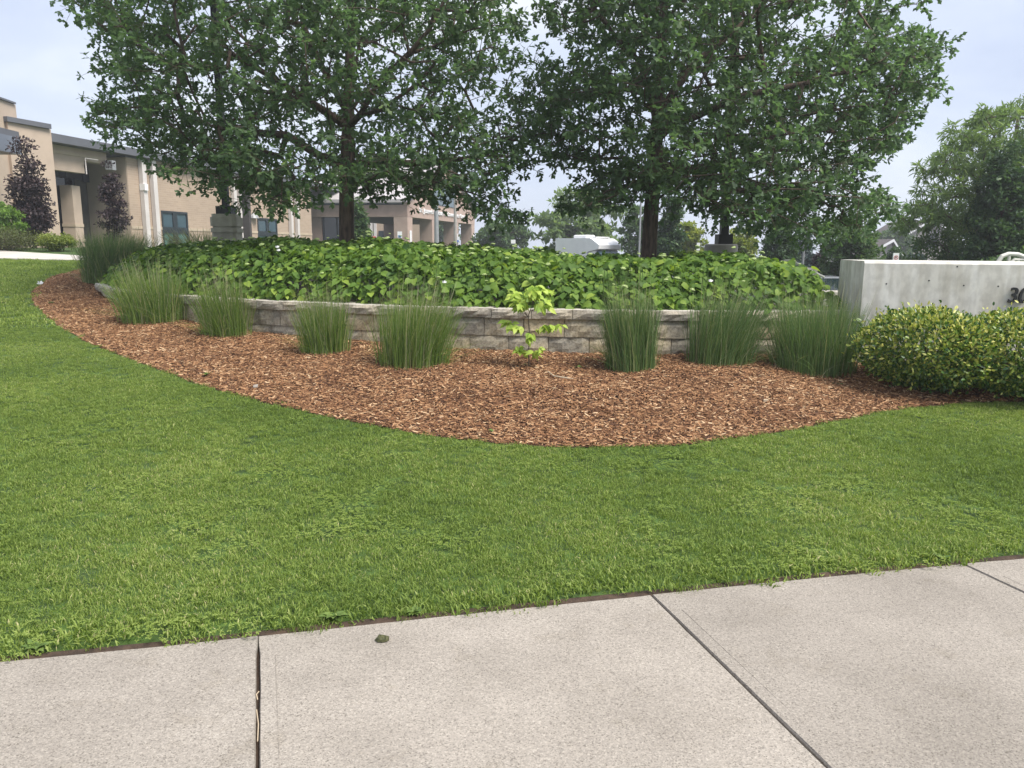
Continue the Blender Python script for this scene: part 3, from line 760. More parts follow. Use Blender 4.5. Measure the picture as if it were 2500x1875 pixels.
# ================================================================== BUILDINGS
def frame(ox, oy, yaw):
    d = (math.sin(yaw), math.cos(yaw)); n = (math.cos(yaw), -math.sin(yaw))
    return lambda s, t: (ox + d[0] * s + n[0] * t, oy + d[1] * s + n[1] * t)
BX, BY = P(349, 383, 35).x, 35.0
fb = frame(BX, BY, R(12))
bld = thing('brick_building', 'long tan brick building with dark flat roof edge and tall windows', 'building', (BX, BY, 1.0))
def bx(mb, *a): return mb.box(*a, fr=fb)
ZB, ZR = 0.3, 5.3
def window(s0, s1, z0, z1, tface=0.0):
    w = MB(); k = 0.10; sm_ = (s0 + s1) / 2; zm = z0 + (z1 - z0) * .58
    for q in ((s0, s0 + k, z0, z1), (s1 - k, s1, z0, z1), (sm_ - .16, sm_ + .16, z0, z1)):
        w.box(q[0], q[1], tface - .08, tface + .03, q[2], q[3], fr=fb)
    for za, zb in ((z0, z0 + k), (z1 - k, z1), (zm - .14, zm + .14)):
        for sa, sb in ((s0 + k, sm_ - .16), (sm_ + .16, s1 - k)):
            w.box(sa, sb, tface - .08, tface + .028, za, zb, fr=fb)
    wf = w.build('window', M['frame'], bld)
    for sa, sb in ((s0 + k, sm_ - .16), (sm_ + .16, s1 - k)):
        MB().box(sa, sb, tface - .06, tface - .02, z0 + k, zm - .14, fr=fb).build('pane', M['blind'], wf)
        MB().box(sa, sb, tface - .06, tface - .02, zm + .14, z1 - k, fr=fb).build('pane', M['glassblue'], wf)
# main wall with openings
def wall_with_holes(s0, s1, holes, z0, z1, mat, t0=-.3, t1=0.0, name='wall'):
    mb = MB(); cur = s0
    for a, b, za, zb in holes:
        bx(mb, cur, a, t0, t1, z0, z1); bx(mb, a, b, t0, t1, z0, za); bx(mb, a, b, t0, t1, zb, z1); cur = b
    bx(mb, cur, s1, t0, t1, z0, z1)
    return mb.build(name, mat, bld)
win_z = (1.0, 3.1)
wins = [(0.95, 2.9), (9.3, 11.5)]
wall_with_holes(-1.1, 16.0, [(a, b, *win_z) for a, b in wins], ZB, ZR, M['brick'])
for a, b in wins: window(a, b, *win_z)
for z in (2.35, 1.75):
    cur = -1.1; bd = MB()
    for a, b in wins + [(16.0, 16.0)]:
        bx(bd, cur, a, 0.003, 0.022, z - .13, z); cur = b
    bd.build('stone_band', M['band'], bld)
bx(MB(), -3.4, 30, -6, .38, ZR + .01, ZR + .32).build('roof', M['fascia'], bld)
bx(MB(), -5.6, -3.405, -1.2, .38, ZR + .01, ZR + .32).build('roof_edge', M['fascia'], bld)
# white paired downpipes
for s0 in (-.4, .3, 6.75, 7.3, 12.9, 13.7):
    bx(MB(), s0, s0 + .26, .025, .22, ZB, ZR - .03).build('downpipe', M['whitemetal'], bld)
# corner block to the left of the pipes
bx(MB(), -1.12, -.35, -2.3, -.02, ZB, ZR - .06).build('corner_block', M['tan'], bld)
bx(MB(), -1.2, -.22, -2.4, .06, ZR - .055, ZR - .005).build('coping', M['fascia'], bld)
cm = MB(); bx(cm, -.42, -.2, .03, .30, 3.9, 4.18); cm.build('security_camera', M['white'], bld)
wl_ = MB(); q0 = fb(8.9, 0.02); 
for dz, r_ in ((0, .28), (.16, .2), (.26, .08)): pass
ring0 = []
for dz, r_ in ((0.0, .30), (.12, .26), (.22, .16), (.28, .05)):
    ring0.append([(fb(8.9 + r_ * math.cos(a), .02 + abs(r_ * math.sin(a)))[0], fb(8.9 + r_ * math.cos(a), .02 + abs(r_ * math.sin(a)))[1], 3.05 + dz) for a in np.linspace(0, math.pi, 7)])
vv = [p for r_ in ring0 for p in r_]; ff = [(i * 7 + j, i * 7 + j + 1, (i + 1) * 7 + j + 1, (i + 1) * 7 + j) for i in range(3) for j in range(6)] + [tuple(range(7))]
pymesh('wall_lamp', vv, ff, M['galv'], bld)
pq = fb(6.9, 3.0)
# glazed link, pier and dark fascia
bx(MB(), -3.0, -1.13, -2.35, -2.15, ZB, 5.0).build('glass_wall', M['glass'], bld)
bx(MB(), -3.4, -1.13, -4.0, -1.9, 4.2, 4.8).build('link_fascia', M['black'], bld)
bx(MB(), -2.95, -2.85, -2.14, -2.09, ZB, 4.24).build('mullion', M['frame'], bld)
for z in (2.0, 2.7): bx(MB(), -2.84, -1.14, -2.14, -2.10, z, z + .06).build('mullion', M['frame'], bld)
u0, u1 = P(147, 480, 31.6).x, P(177, 480, 31.6).x
pr_ = MB(); pr_.box(u0, u1, 31.6, 32.2, ZB, P(165, 452, 31.6).z); pr_.build('pier', M['tan'], bld)
for z in (1.75, 2.35):
    MB().box(u0 - .02, u1 + .02, 31.58, 32.22, z - .12, z).build('stone_band', M['band'], bld)
u2 = P(60, 600, 30.2).x
MB().hexa([(u2, 30.2, ZB), (u0 - .05, 32.1, ZB), (u0 - .05, 32.3, ZB), (u2, 30.4, ZB), (u2, 30.2, 4.2), (u0 - .05, 32.1, 4.2), (u0 - .05, 32.3, 4.2), (u2, 30.4, 4.2)]).build('glass_wall', M['glass'], bld)
MB().hexa([(u2, 29.9, 4.21), (u0 - .03, 31.7, 4.21), (u0 - .03, 32.4, 4.21), (u2, 30.4, 4.21), (u2, 29.9, 4.8), (u0 - .03, 31.7, 4.8), (u0 - .03, 32.4, 4.8), (u2, 30.4, 4.8)]).build('link_fascia', M['black'], bld)
for k in (.25, .5, .75):
    xq, yq = u2 + (u0 - u2) * k, 30.2 + 1.9 * k - .03
    MB().box(xq - .05, xq + .05, yq - .04, yq + .02, ZB, 4.2).build('mullion', M['frame'], bld)
# recessed upper wall with its light band, roof unit and ladder rail
bx(MB(), -5.8, -3.4, -.5, -.15, 4.35, ZR).build('upper_wall', M['tan'], bld)
bx(MB(), -3.39, -2.1, -.5, -.15, 4.84, ZR).build('upper_wall', M['tan'], bld)
bx(MB(), -5.8, -2.2, -.147, -.11, 4.98, 5.1).build('stone_band', M['band'], bld)
q = fb(-2.2, .1); MB().box(q[0] - .15, q[0] + .15, q[1] - .15, q[1] + .15, 4.6, 4.98).build('roof_vent', M['galv'], bld)
lr = MB(); e0, e1 = fb(-3.6, .1), fb(-2.9, .1); lr.tube([(*e0, 4.3), (*e0, 4.92), (*e1, 4.92)], .025); lr.build('roof_rail', M['whitemetal'], bld)
def across(p, q, z0, z1, name, mat, th_=.1):
    dx, dy = q[0] - p[0], q[1] - p[1]; L_ = math.hypot(dx, dy); nx_, ny_ = -dy / L_ * th_, dx / L_ * th_
    return MB().hexa([(p[0], p[1], z0), (q[0], q[1], z0), (q[0] + nx_, q[1] + ny_, z0), (p[0] + nx_, p[1] + ny_, z0), (p[0], p[1], z1), (q[0], q[1], z1), (q[0] + nx_, q[1] + ny_, z1), (p[0] + nx_, p[1] + ny_, z1)]).build(name, mat, bld)
q = fb(-1.14, -2.05)
across((u1 - .2, 32.22), q, ZB, 4.19, 'glass_wall', M['glass'])
across((u1 - .4, 32.0), (q[0], q[1] - .15), 4.2, 4.81, 'link_fascia', M['black'], .3)
# tall brick block and dark coping
fz = P(80, 600, 30)
def px_block(uL, uR, Yn, vtopL, depth, zb, mat, name, slant=0.0):
    """block whose front runs between two sightlines; its right end lies farther off"""
    a = P(uL, vtopL, Yn); b = P(uR, vtopL, Yn + slant); zt = P(uR, vtopL, Yn + slant).z
    w = Vector((-(b.y - a.y), (b.x - a.x), 0)).normalized() * depth
    return MB().hexa([(a.x, a.y, zb), (b.x, b.y, zb), (b.x + w.x, b.y + w.y, zb), (a.x + w.x, a.y + w.y, zb),
                      (a.x, a.y, zt), (b.x, b.y, zt), (b.x + w.x, b.y + w.y, zt), (a.x + w.x, a.y + w.y, zt)]).build(name, mat, bld), zt
_, zt = px_block(20, 124, 27.6, 316, 3, ZB, M['tan'], 'tower', 1.7)
px_block(19, 125, 27.5, 303, 3.2, zt + .005, M['fascia'], 'coping', 1.7)
_, zt = px_block(-170, 38, 23.5, 256, 3, ZB, M['tan'], 'wing', 5.0)
px_block(-171, 39, 23.4, 250, 3.2, zt + .005, M['fascia'], 'coping', 5.0)
px_block(22, 46, 28.7, 380, .5, ZB, M['tan'], 'wing', 0.5)
_, zt = px_block(-200, 50, 21.4, 337, 2.0, P(50, 378, 26).z, M['greymetal'], 'entrance_hood', 4.6)
px_block(-201, 46, 21.45, 322, 1.7, zt + .004, M['fascia'], 'coping', 4.6)
# dark downpipe and base box right of the lamp
q = P(606, 575, 38); q2 = P(601, 440, 38)
MB().box(q.x - .16, q.x + .16, 37.8, 38.1, .3, q2.z).build('drain_pipe', M['bronze'], bld)
MB().box(q.x - .45, q.x + .45, 37.7, 38.2, .3, 1.9).build('drain_box', M['bronze'], bld)

# entrance canopy with its sign
KX = P(996, 600, 52).x; YAW = R(12.5)
fk = frame(KX, 52, YAW)          # s: away along the gable, t: to the right of the gable face
can = thing('entrance_canopy', 'mauve gabled entrance canopy with lettered sign and square columns', 'building', (KX, 52, .5))
def kb(*a): return MB().box(*a, fr=fk)
zbm, zbt = P(996, 529, 52).z, P(996, 500, 52).z
FW, DP = 8.2, 17.0
kb(-.0, 1.0, -FW, 0, zbm, zbt).build('beam', M['mauve'], can)
kb(1.005, DP, -1.0, 0, zbm, zbt).build('beam', M['mauve2'], can)
kb(DP - 1, DP - .005, -FW, -1.005, zbm, zbt).build('beam', M['mauve'], can)
kb(0.3, DP - .3, -FW, -1.01, zbm + .02, zbm + .1).build('ceiling', M['black'], can)
zc = P(996, 487, 52).z
kb(.06, .9, -FW, -.02, zbt + .004, zc).build('clerestory', M['frame'], can)
for k in range(6):
    t0 = -FW + .35 + k * 1.3
    kb(.03, .058, t0, t0 + 1.05, zbt + .07, zc - .08).build('pane', M['greymetal'], can)
# roof: ridge parallel to the front, gable on the right
zr = zc + 3.6
rv = [fk(-.3, -FW - .3), fk(-.3, .25), fk(DP / 2, .25), fk(DP / 2, -FW - .3), fk(DP + .3, .25), fk(DP + .3, -FW - .3)]
zz_ = [zc + .02, zc + .02, zr, zr, zc + .02, zc + .02]
V = [(a, b, z) for (a, b), z in zip(rv, zz_)] + [(a, b, z - .22) for (a, b), z in zip(rv, zz_)]
pymesh('roof', V, [(0, 1, 2, 3), (3, 2, 4, 5), (9, 8, 7, 6), (11, 10, 8, 9), (0, 6, 7, 1), (5, 4, 10, 11), (0, 3, 9, 6), (3, 5, 11, 9)], M['roofwhite'], can)
pymesh('rake_trim', V, [(1, 7, 8, 2), (2, 8, 10, 4)], M['fascia'], can)
g0, g1, g2 = fk(0.02, .0), fk(DP - .02, .0), fk(DP / 2, .0)
i0, i1, i2 = fk(0.02, -.3), fk(DP - .02, -.3), fk(DP / 2, -.3)
pymesh('gable', [(*g0, zbt + .003), (*g1, zbt + .003), (*g1, zc - .2), (*g2, zr - .25), (*g0, zc - .2), (*i0, zbt + .003), (*i1, zbt + .003), (*i1, zc - .2), (*i2, zr - .25), (*i0, zc - .2)],
       [(0, 1, 2, 3, 4), (9, 8, 7, 6, 5), (0, 5, 6, 1), (1, 6, 7, 2), (2, 7, 8, 3), (3, 8, 9, 4), (4, 9, 5, 0)], M['mauve2'], can)
kb(5.5, 11.2, .003, .05, zbt + .35, zbt + 2.0).build('gable_window', M['glassblue'], can)
zfl = 0.3
for s, t, w in ((0, -1.0, 1.0), (5.2, -1.0, 1.0), (11.0, -1.0, 1.0), (DP - 1.0, -1.0, 1.0), (DP - 1.0, -FW, 1.0)):
    kb(s + .01, s + w - .01, t + .01, t + w - .012, zfl, zbm - .004).build('column', M['mauve'] if t < -1.5 else M['mauve2'], can)
for s in (0.35, 11.3, DP - .6):
    kb(s, s + .3, .0, .045, zfl + .2, zbm - .9).build('light_panel', M['white'], can)
# front wall under the beam, left half
kb(.3, .9, -FW, -FW + .45, zfl, zbm - .004).build('pier', M['mauve'], can)
kb(.7, .8, -FW + .455, -FW + .8, zfl, zbm - .004).build('door_opening', M['black'], can)
kb(.35, .9, -FW + .82, -FW + 1.75, zfl, zbm - .004).build('wall_panel', M['mauve'], can)
kb(.5, .6, -FW + 1.76, -FW + 4.9, zfl, zbm - .004).build('glass_front', M['glass'], can)
for k in range(4): kb(.44, .499, -FW + 1.8 + k * 1.0, -FW + 1.88 + k * 1.0, zfl, zbm - .004).build('mullion', M['frame'], can)
kb(.40, .499, -FW + 3.85, -FW + 3.93, zfl, zbm - .5).build('door_edge', M['whitemetal'], can)
rear = thing('rear_wing', 'tan brick wing seen through the canopy, with dark window', 'building', (KX - 3, 78, .3))
a, b = P(880, 600, 76), P(1046, 600, 76)
MB().box(a.x, b.x, 76, 80, 0, 4.6).build('wall', M['brick'], rear)
a, b = P(925, 600, 75.9), P(957, 600, 75.9)
rw = MB().box(a.x, b.x, 75.85, 75.995, .6, P(940, 566, 76).z).build('window', M['glass'], rear)
MB().box(a.x, b.x, 75.82, 75.845, P(940, 566, 76).z, P(940, 563.5, 76).z).build('frame', M['frame'], rw)
for u in (908, 917):
    p = P(u, 600, 75.8); MB().box(p.x - .13, p.x + .13, 75.7, 75.99, 0, 4.5).build('downpipe', M['whitemetal'], rear)
# lettering, one object per letter
def letters(text, size, place, mat, parent, depth=.05, small=True, name='letter', sx=1.0):
    x = 0.0
    for ch in text:
        if ch == ' ': x += size * .30 * sx; continue
        cu = bpy.data.curves.new('letter', 'FONT'); up = ch.isupper() or not ch.isalpha() or not small
        cu.body = ch.upper(); cu.size = size * (1.0 if up else .78); cu.extrude = depth / 2; cu.offset = 0.012 * size; cu.resolution_u = 4
        tmp = bpy.data.objects.new('tmp', cu); COL.objects.link(tmp)
        dg = bpy.context.evaluated_depsgraph_get(); me = bpy.data.meshes.new_from_object(tmp.evaluated_get(dg))
        bpy.data.objects.remove(tmp); bpy.data.curves.remove(cu)
        v = np.zeros(len(me.vertices) * 3, np.float32); me.vertices.foreach_get('co', v); v = v.reshape(-1, 3)
        if len(v) == 0: continue
        w = v[:, 0].max(); b = base_of(parent)
        pts = np.array([place(x + q[0] * sx, q[1], q[2]) for q in v]) - np.array(b)
        me.vertices.foreach_set('co', pts.astype(np.float32).ravel()); me.update()
        me.materials.clear(); me.materials.append(mat); o = link(name, me, parent)
        x += (w + size * .07) * sx
    return x
s_0 = 2.3; zs = zbm + .40
def pl(x, y, z):
    a = fk(s_0 + x, .04 + z); return (a[0], a[1], zs + y)
letters("St. Joseph's Banquet & Conference Centre", .44, pl, M['white'], can, .06, True, sx=1.35)

# ================================================================== STONE RETAINING WALL
wallT = thing('stone_retaining_wall', 'curved low retaining wall of rough stone blocks under pale cap stones', 'wall', (0, 8.6, 0.3))
def block_mesh(name, w, h, dp, seed, mats, over=0.0):
    g = random.Random(seed); nx, nz = 6, 3; V = []; Fc = []
    for k in range(nz + 1):
        for i in range(nx + 1):
            x = (i / nx - .5) * w; z = (k / nz - .5) * h; e = (0 < i < nx) and (0 < k < nz)
            y = -0.5 * dp + (g.uniform(-.020, .004) if e else g.uniform(.002, .010))
            if k == 0 and 0 < i < nx: y = -0.5 * dp + g.uniform(-.008, .012)
            V.append((x, y, z))
    n = len(V)
    for k in range(nz):
        for i in range(nx):
            a = k * (nx + 1) + i; Fc.append((a, a + 1, a + nx + 2, a + nx + 1))
    V += [(-w / 2 * .985, dp / 2, -h / 2), (w / 2 * .985, dp / 2, -h / 2), (w / 2 * .985, dp / 2, h / 2), (-w / 2 * .985, dp / 2, h / 2)]
    bot = [i for i in range(nx + 1)]; top = [nz * (nx + 1) + i for i in range(nx + 1)]
    Fc.append(tuple([n, n + 1] + bot[::-1])); Fc.append(tuple(top + [n + 2, n + 3]))
    Fc.append(tuple([n + 3, n] + [k * (nx + 1) for k in range(nz + 1)])); Fc.append(tuple([n + 1, n + 2] + [k * (nx + 1) + nx for k in range(nz, -1, -1)]))
    Fc.append((n + 1, n, n + 3, n + 2))
    me = bpy.data.meshes.new(name); me.from_pydata(V, [], Fc); me.update()
    for m in mats: me.materials.append(m)
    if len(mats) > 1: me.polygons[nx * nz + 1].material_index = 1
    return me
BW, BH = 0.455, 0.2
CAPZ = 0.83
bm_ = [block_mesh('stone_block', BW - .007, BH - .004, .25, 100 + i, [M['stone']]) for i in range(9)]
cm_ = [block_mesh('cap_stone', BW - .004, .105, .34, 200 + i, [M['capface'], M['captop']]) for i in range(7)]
bw = base_of(wallT)
def put(me, name, th, rad, z):
    o = bpy.data.objects.new(name, me); COL.objects.link(o); o.parent = wallT
    o.location = Vector((CX + rad * math.sin(th), CY - rad * math.cos(th), z)) - bw
    o.rotation_euler = (random.uniform(-.008, .008), random.uniform(-.004, .004), th + random.uniform(-.006, .006))
    return o
dth = BW / RAD
nb = int(R(71.3) / dth)
for k in range(nb):
    th = R(9.3) - k * dth
    put(random.choice(cm_), 'cap_stone', th + .2 * dth, RAD - .11, CAPZ - .0525 + random.uniform(-.003, .003))
    for c in range(4):
        z = CAPZ - .107 - BH / 2 - c * BH
        thc = th + (.5 * dth if c % 2 else 0) + .12 * dth * c
        gx, gy = CX + RAD * math.sin(thc), CY - RAD * math.cos(thc)
        if z + BH / 2 < float(T(gx, gy)) - .03: continue
        put(random.choice(bm_), 'stone_block', thc, RAD - .125 + .012 * (c - 2) * -1, z)
cv = []
for i in range(60):
    th = R(9.3) - i * R(71.3) / 59
    for rr, z in ((RAD - .06, -.2), (RAD - .06, CAPZ - .12), (RAD - .3, CAPZ - .12)):
        cv.append((CX + (rr - .05) * math.sin(th), CY - (rr - .05) * math.cos(th), z))
pymesh('wall_core', cv, [(i * 3 + j, i * 3 + j + 1, i * 3 + j + 4, i * 3 + j + 3) for i in range(59) for j in range(2)], M['soil'], wallT)

# ================================================================== CONCRETE SIGN WALL
cw = thing('concrete_wall', 'thick cast concrete wall bearing the black house number 30', 'wall', (W0.x, W0.y, .2))
CWZ = P(2105, 637, 8.0).z
endd = (P(2046, 640, 9.15) - P(2105, 640, 8.0)); endd.z = 0
def cwp(x, t, z):   # x along face, t into depth
    q = W0 + WD * x + endd * t; return (q.x, q.y, z)
W0.x = P(2105, 640, 8.02).x; W0.y = 8.02
def prof(x): return [cwp(x, 0, -.3), cwp(x, 0, CWZ - .025), cwp(x, .02, CWZ), cwp(x, .98, CWZ), cwp(x, 1, CWZ - .02), cwp(x, 1, -.3)]
V = [*prof(0.02), *prof(4.5)]; n = 6
V = prof(0.025) + prof(4.5)
lo_ = prof(0.0)
V = [lo_[0], lo_[1]] and V
ff = [(i, i + n, (i + 1) % n + n, (i + 1) % n) for i in range(n)] + [tuple(range(n)), tuple(range(2 * n - 1, n - 1, -1))]
cwo = pymesh('wall_body', V, ff, M['cast'], cw)
# tie holes
for (u, v) in ((2164, 693), (2268, 685), (2353, 697), (2437, 699), (2337, 651)):
    d = ray(u, v); nn = WN; k = (W0 - Vector((0, 0, EYE))).dot(nn) / d.dot(nn); p = Vector((0, 0, EYE)) + d * k
    nv = nn if nn.y < 0 else -nn
    MB().tube([p + nv * .002 - nv * .02, p + nv * .002], .008, 8).build('tie_hole', M['black'], cw)
d = ray(2455, 738); k = (W0 - Vector((0, 0, EYE))).dot(WN) / d.dot(WN); p30 = Vector((0, 0, EYE)) + d * k
nv = WN if WN.y < 0 else -WN
def pl30(x, y, z):
    q = p30 + WD * (x + y * .13) + nv * (z + .025); return (q.x, q.y, p30.z + y)
letters('30', .215, pl30, M['black'], cw, .03, False, 'number_digit', .84)

# ================================================================== LEAVES OF BUSHES AND BEDS
def lcol(n, m=.5, s=.2, rng=RNG): return np.clip(rng.normal(m, s, n), 0.02, .98)
hyd = thing('hydrangea_bed', 'broad bank of green hydrangeas in bud behind the stone wall', 'shrub', (0, 10.5, .76))
NH = 26000
th = R(1) * RNG.uniform(-59, 10.9, NH); rho = RNG.random(NH) ** 1.25 * 3.4     # distance behind the front edge
def hyd_top(th_, rho_):
    x = CX + RAD * np.sin(th_)
    H = 0.77 - 0.21 * sm(-3.5, 2.0, x) + 0.06 * sm(1.8, 3.2, x)
    n1 = np.array([mnoise.noise((a * 13, b * 1.5, 2.0)) for a, b in zip(th_, rho_)])
    n2 = np.array([mnoise.noise((a * 40, b * 4, 5.0)) for a, b in zip(th_, rho_)])
    endf = sm(R(13.2), R(8.5), th_) if False else np.clip((R(11.1) - th_) / R(1.3), 0.05, 1) ** .5
    lf = np.clip((th_ - R(-59.5)) / R(2.2), 0.05, 1) ** .5
    return H * (0.20 + 0.80 * (1 - np.exp(-np.maximum(rho_, 0) / .42))) * endf * lf + n1 * .13 + n2 * .07
ht = hyd_top(th, rho)
dep = RNG.exponential(.13, NH)
front = np.exp(-rho / .5)
zz2 = 0.80 + np.maximum(.02, ht - dep)
rr = RAD - .10 - rho + front * RNG.normal(0, .05, NH) - front * .02
hp = np.stack([CX + rr * np.sin(th), CY - rr * np.cos(th), zz2], 1)
outw = np.stack([np.sin(th), -np.cos(th), np.zeros(NH)], 1)
rv3 = unit(NH)
hn = np.array([0, 0, 1.0]) * (0.8) + outw * (0.12 + .5 * front)[:, None] + rv3 * .6
ax = unit(NH); ax[:, 2] = -np.abs(ax[:, 2]) * .35; ax += outw * (.25 + .35 * front)[:, None] + np.array([0, 0, -.25]) * front[:, None]
hs = RNG.uniform(.05, .122, NH)
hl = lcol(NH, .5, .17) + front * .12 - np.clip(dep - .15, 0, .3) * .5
young = RNG.random(NH) < .05; hl = np.where(young, .95, hl)
score = (rho * 1.0 - zz2 * .3 + dep * 2.0 + RNG.random(NH) * 1.3) / hs * .1
vis = np.abs(hp[:, 0]) < .66 * hp[:, 1]
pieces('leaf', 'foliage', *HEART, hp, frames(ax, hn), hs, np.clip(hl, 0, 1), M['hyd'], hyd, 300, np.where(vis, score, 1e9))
# stems at the front
NS = 420
ts = R(1) * RNG.uniform(-58, 10.5, NS); rs = RAD - .25 - RNG.random(NS) * .9
st = MB()
for a, r_ in zip(ts, rs):
    x, y = CX + r_ * math.sin(a), CY - r_ * math.cos(a); h = .25 + .3 * random.random()
    st.tube([(x, y, .74), (x + random.uniform(-.05, .05), y - random.uniform(-.03, .08), .78 + h)], [.005, .003], 4, False)
so = st.build('stems', M['weed'], hyd); so['kind'] = 'stuff'
# bud heads
def dome(seed):
    g = random.Random(seed); V = [(0, 0, .42)]; Fc = []
    for k, (rr_, z) in enumerate(((.3, .36), (.5, .16), (.42, -.02))):
        for j in range(8):
            a = 2 * math.pi * (j + .5 * (k % 2)) / 8; q = rr_ * g.uniform(.82, 1.12); V.append((q * math.cos(a), q * math.sin(a), z + g.uniform(-.05, .06)))
    for j in range(8): Fc.append((0, 1 + j, 1 + (j + 1) % 8))
    for k in range(2):
        for j in range(8):
            a = 1 + k * 8 + j; b = 1 + k * 8 + (j + 1) % 8; Fc.append((a, a + 8, b + 8, b))
    Fc.append(tuple(range(17, 25))[::-1])
    me = bpy.data.meshes.new('flower_head'); me.from_pydata(V, [], Fc); me.update(); me.materials.append(M['hydfl']); return me
doms = [dome(i) for i in range(5)]
hb = base_of(hyd); NB = 250
bt = R(1) * RNG.uniform(-57, 10.6, NB); brho = RNG.random(NB) ** 1.1 * 2.5 + .12
bz = 0.80 + hyd_top(bt, brho) + .05
for a, r_, z in zip(bt, brho, bz):
    o = bpy.data.objects.new('flower_head', random.choice(doms)); COL.objects.link(o); o.parent = hyd
    q = RAD - .10 - r_; s = random.choice((.034, .042, .052, .066, .078)) * random.uniform(.85, 1.15)
    o.location = Vector((CX + q * math.sin(a), CY - q * math.cos(a), z)) - hb
    o.scale = (s, s, s * .8); o.rotation_euler = (random.uniform(-.25, .25), random.uniform(-.25, .25), random.random() * 6)
def petals(name, p, size, parent, seed):
    g = random.Random(seed); V = []; Fc = []
    for k in range(5):
        a = k * 1.257 + g.uniform(-.2, .2); c = Vector((math.cos(a), math.sin(a) * .35, .5 * math.sin(a) + .4)); s_ = Vector((-math.sin(a), .2, math.cos(a)))
        i = len(V); P0 = Vector(p)
        V += [tuple(P0), tuple(P0 + (c * .6 + s_ * .35) * size), tuple(P0 + c * size), tuple(P0 + (c * .6 - s_ * .35) * size)]; Fc += [(i, i + 1, i + 2), (i, i + 2, i + 3)]
    return pymesh(name, V, Fc, M['whitefl'], parent)
for i, (u, v, Y) in enumerate(((677, 604, 10.3), (1085, 690, 8.95), (1735, 687, 8.5), (680, 612, 10.2))):
    petals('white_blossom', P(u, v, Y), .03, hyd, i)

# lime sapling in front of the wall
sb = G(1291, 902); sb.z = mulch_h(sb.x, sb.y, .8) + .0
sap = thing('young_sapling', 'young lime-green leafy sapling standing in the mulch before the wall', 'sapling', sb)
Ys = sb.y
stem = [P(1291, 905, Ys), P(1291, 860, Ys), P(1292, 810, Ys), P(1290, 770, Ys), P(1302, 738, Ys), P(1305, 705, Ys)]
sp = MB().tube(stem, [.008, .007, .006, .005, .004, .003], 6)
tips = [((1290, 775), (1268, 735), -.05), ((1290, 775), (1250, 725), .05), ((1296, 760), (1335, 735), -.08), ((1298, 750), (1345, 712), .06), ((1291, 812), (1250, 795), -.06), ((1291, 812), (1330, 800), .0), ((1330, 800), (1368, 795), .03),
        ((1250, 798), (1240, 788), .0), ((1291, 872), (1262, 850), -.05), ((1291, 872), (1325, 848), -.06), ((1300, 740), (1300, 707), -.1), ((1268, 735), (1250, 712), -.1), ((1290, 830), (1295, 815), -.12), ((1302, 735), (1320, 712), .05), ((1302, 735), (1282, 712), .08), ((1300, 742), (1262, 742), -.12), ((1300, 742), (1338, 752), -.12), ((1303, 725), (1310, 703), 0)]
lp, la, ls = [], [], []
for (a, b, dy) in tips:
    p0 = P(*a, Ys); p1 = P(*b, Ys + dy)
    mid = (p0 + p1) / 2 + Vector((0, 0, -.008)); sp.tube([p0, mid, p1], [.004, .003, .002], 5, False)
    for k in range(13):
        t = random.uniform(.35, 1.05); q = p0.lerp(p1, t) + Vector((random.uniform(-.03, .03), random.uniform(-.05, .03), random.uniform(-.01, .03)))
        dr = (p1 - p0).normalized() * .4 + Vector((random.uniform(-1, 1), random.uniform(-1, .4), random.uniform(-.9, -.1)))
        lp.append(q); la.append(dr.normalized()); ls.append(random.uniform(.065, .105))
sp.build('stem', M['twig'], sap)
n = len(lp); nr = np.stack([RNG.normal(0, .4, n), RNG.normal(-.5, .4, n), np.ones(n)], 1)
pieces('leaf', 'foliage', *OVATE, np.array([list(q) for q in lp]), frames(np.array([list(q) for q in la]), nr), np.array(ls), lcol(n, .55, .25), M['lime'], sap, 300)

# variegated shrubs before the concrete wall
def shrub(name, label, cat, c, rx, ry, rz, n, tmpl, size, mat, n_obj=300, bumps=9, group=None, lcm=(.5, .25), stems=True, zb=None, core=.62, up=.5):
    t = thing(name, label, cat, (c[0], c[1], zb if zb is not None else c[2] - rz), group)
    g = np.random.default_rng(int(abs(c[0] * 977 + c[1] * 131)) % 99991)
    B = unit(bumps, g); B[:, 2] = np.abs(B[:, 2]) * .8
    br = g.uniform(.38, .6, bumps)
    d = unit(int(n * 1.0), g)
    # radius of a union of bumps along direction d
    k = np.clip((d @ B.T), 0, 1) ** 3; rad = .72 + .28 * (k * br[None] / .5).max(1)
    rad *= 1 - np.abs(g.normal(0, .10, len(d))) - (1 - core) * (g.random(len(d)) ** 3)
    shoot = g.random(len(d)) < .08; rad = np.where(shoot, rad * g.uniform(1.02, 1.22, len(d)), rad)
    pos = np.array(c)[None] + d * rad[:, None] * np.array([rx, ry, rz])[None]
    zmin = (zb if zb is not None else c[2] - rz) + .02
    ok = pos[:, 2] > zmin; pos, d = pos[ok], d[ok]; n = len(pos)
    ax = d * .7 + unit(n, g) * .8 + np.array([0, 0, .35]); nm = d * .6 + np.array([0, 0, up]) + unit(n, g) * .6
    lc = np.clip(g.normal(lcm[0], lcm[1], n) + d[:, 2] * .12, .02, .98)
    pieces('leaf', 'foliage', *tmpl, pos, frames(ax, nm), g.uniform(.7, 1.25, n) * size, lc, mat, t, n_obj)
    if stems:
        mb = MB()
        for k in range(14):
            a = g.random() * 6.28; e = Vector((c[0] + math.cos(a) * rx * .6 * g.random(), c[1] + math.sin(a) * ry * .6 * g.random(), c[2] + rz * .4 * g.random()))
            mb.tube([(c[0] + g.normal(0, .06 * rx), c[1] + g.normal(0, .06 * ry), zmin - .06), tuple(e)], [.012 * max(rx, .4) * 1.2, .004], 4, False)
        mb.build('stem', M['twig'], t)
    return t
p = P(2268, 850, 7.05)
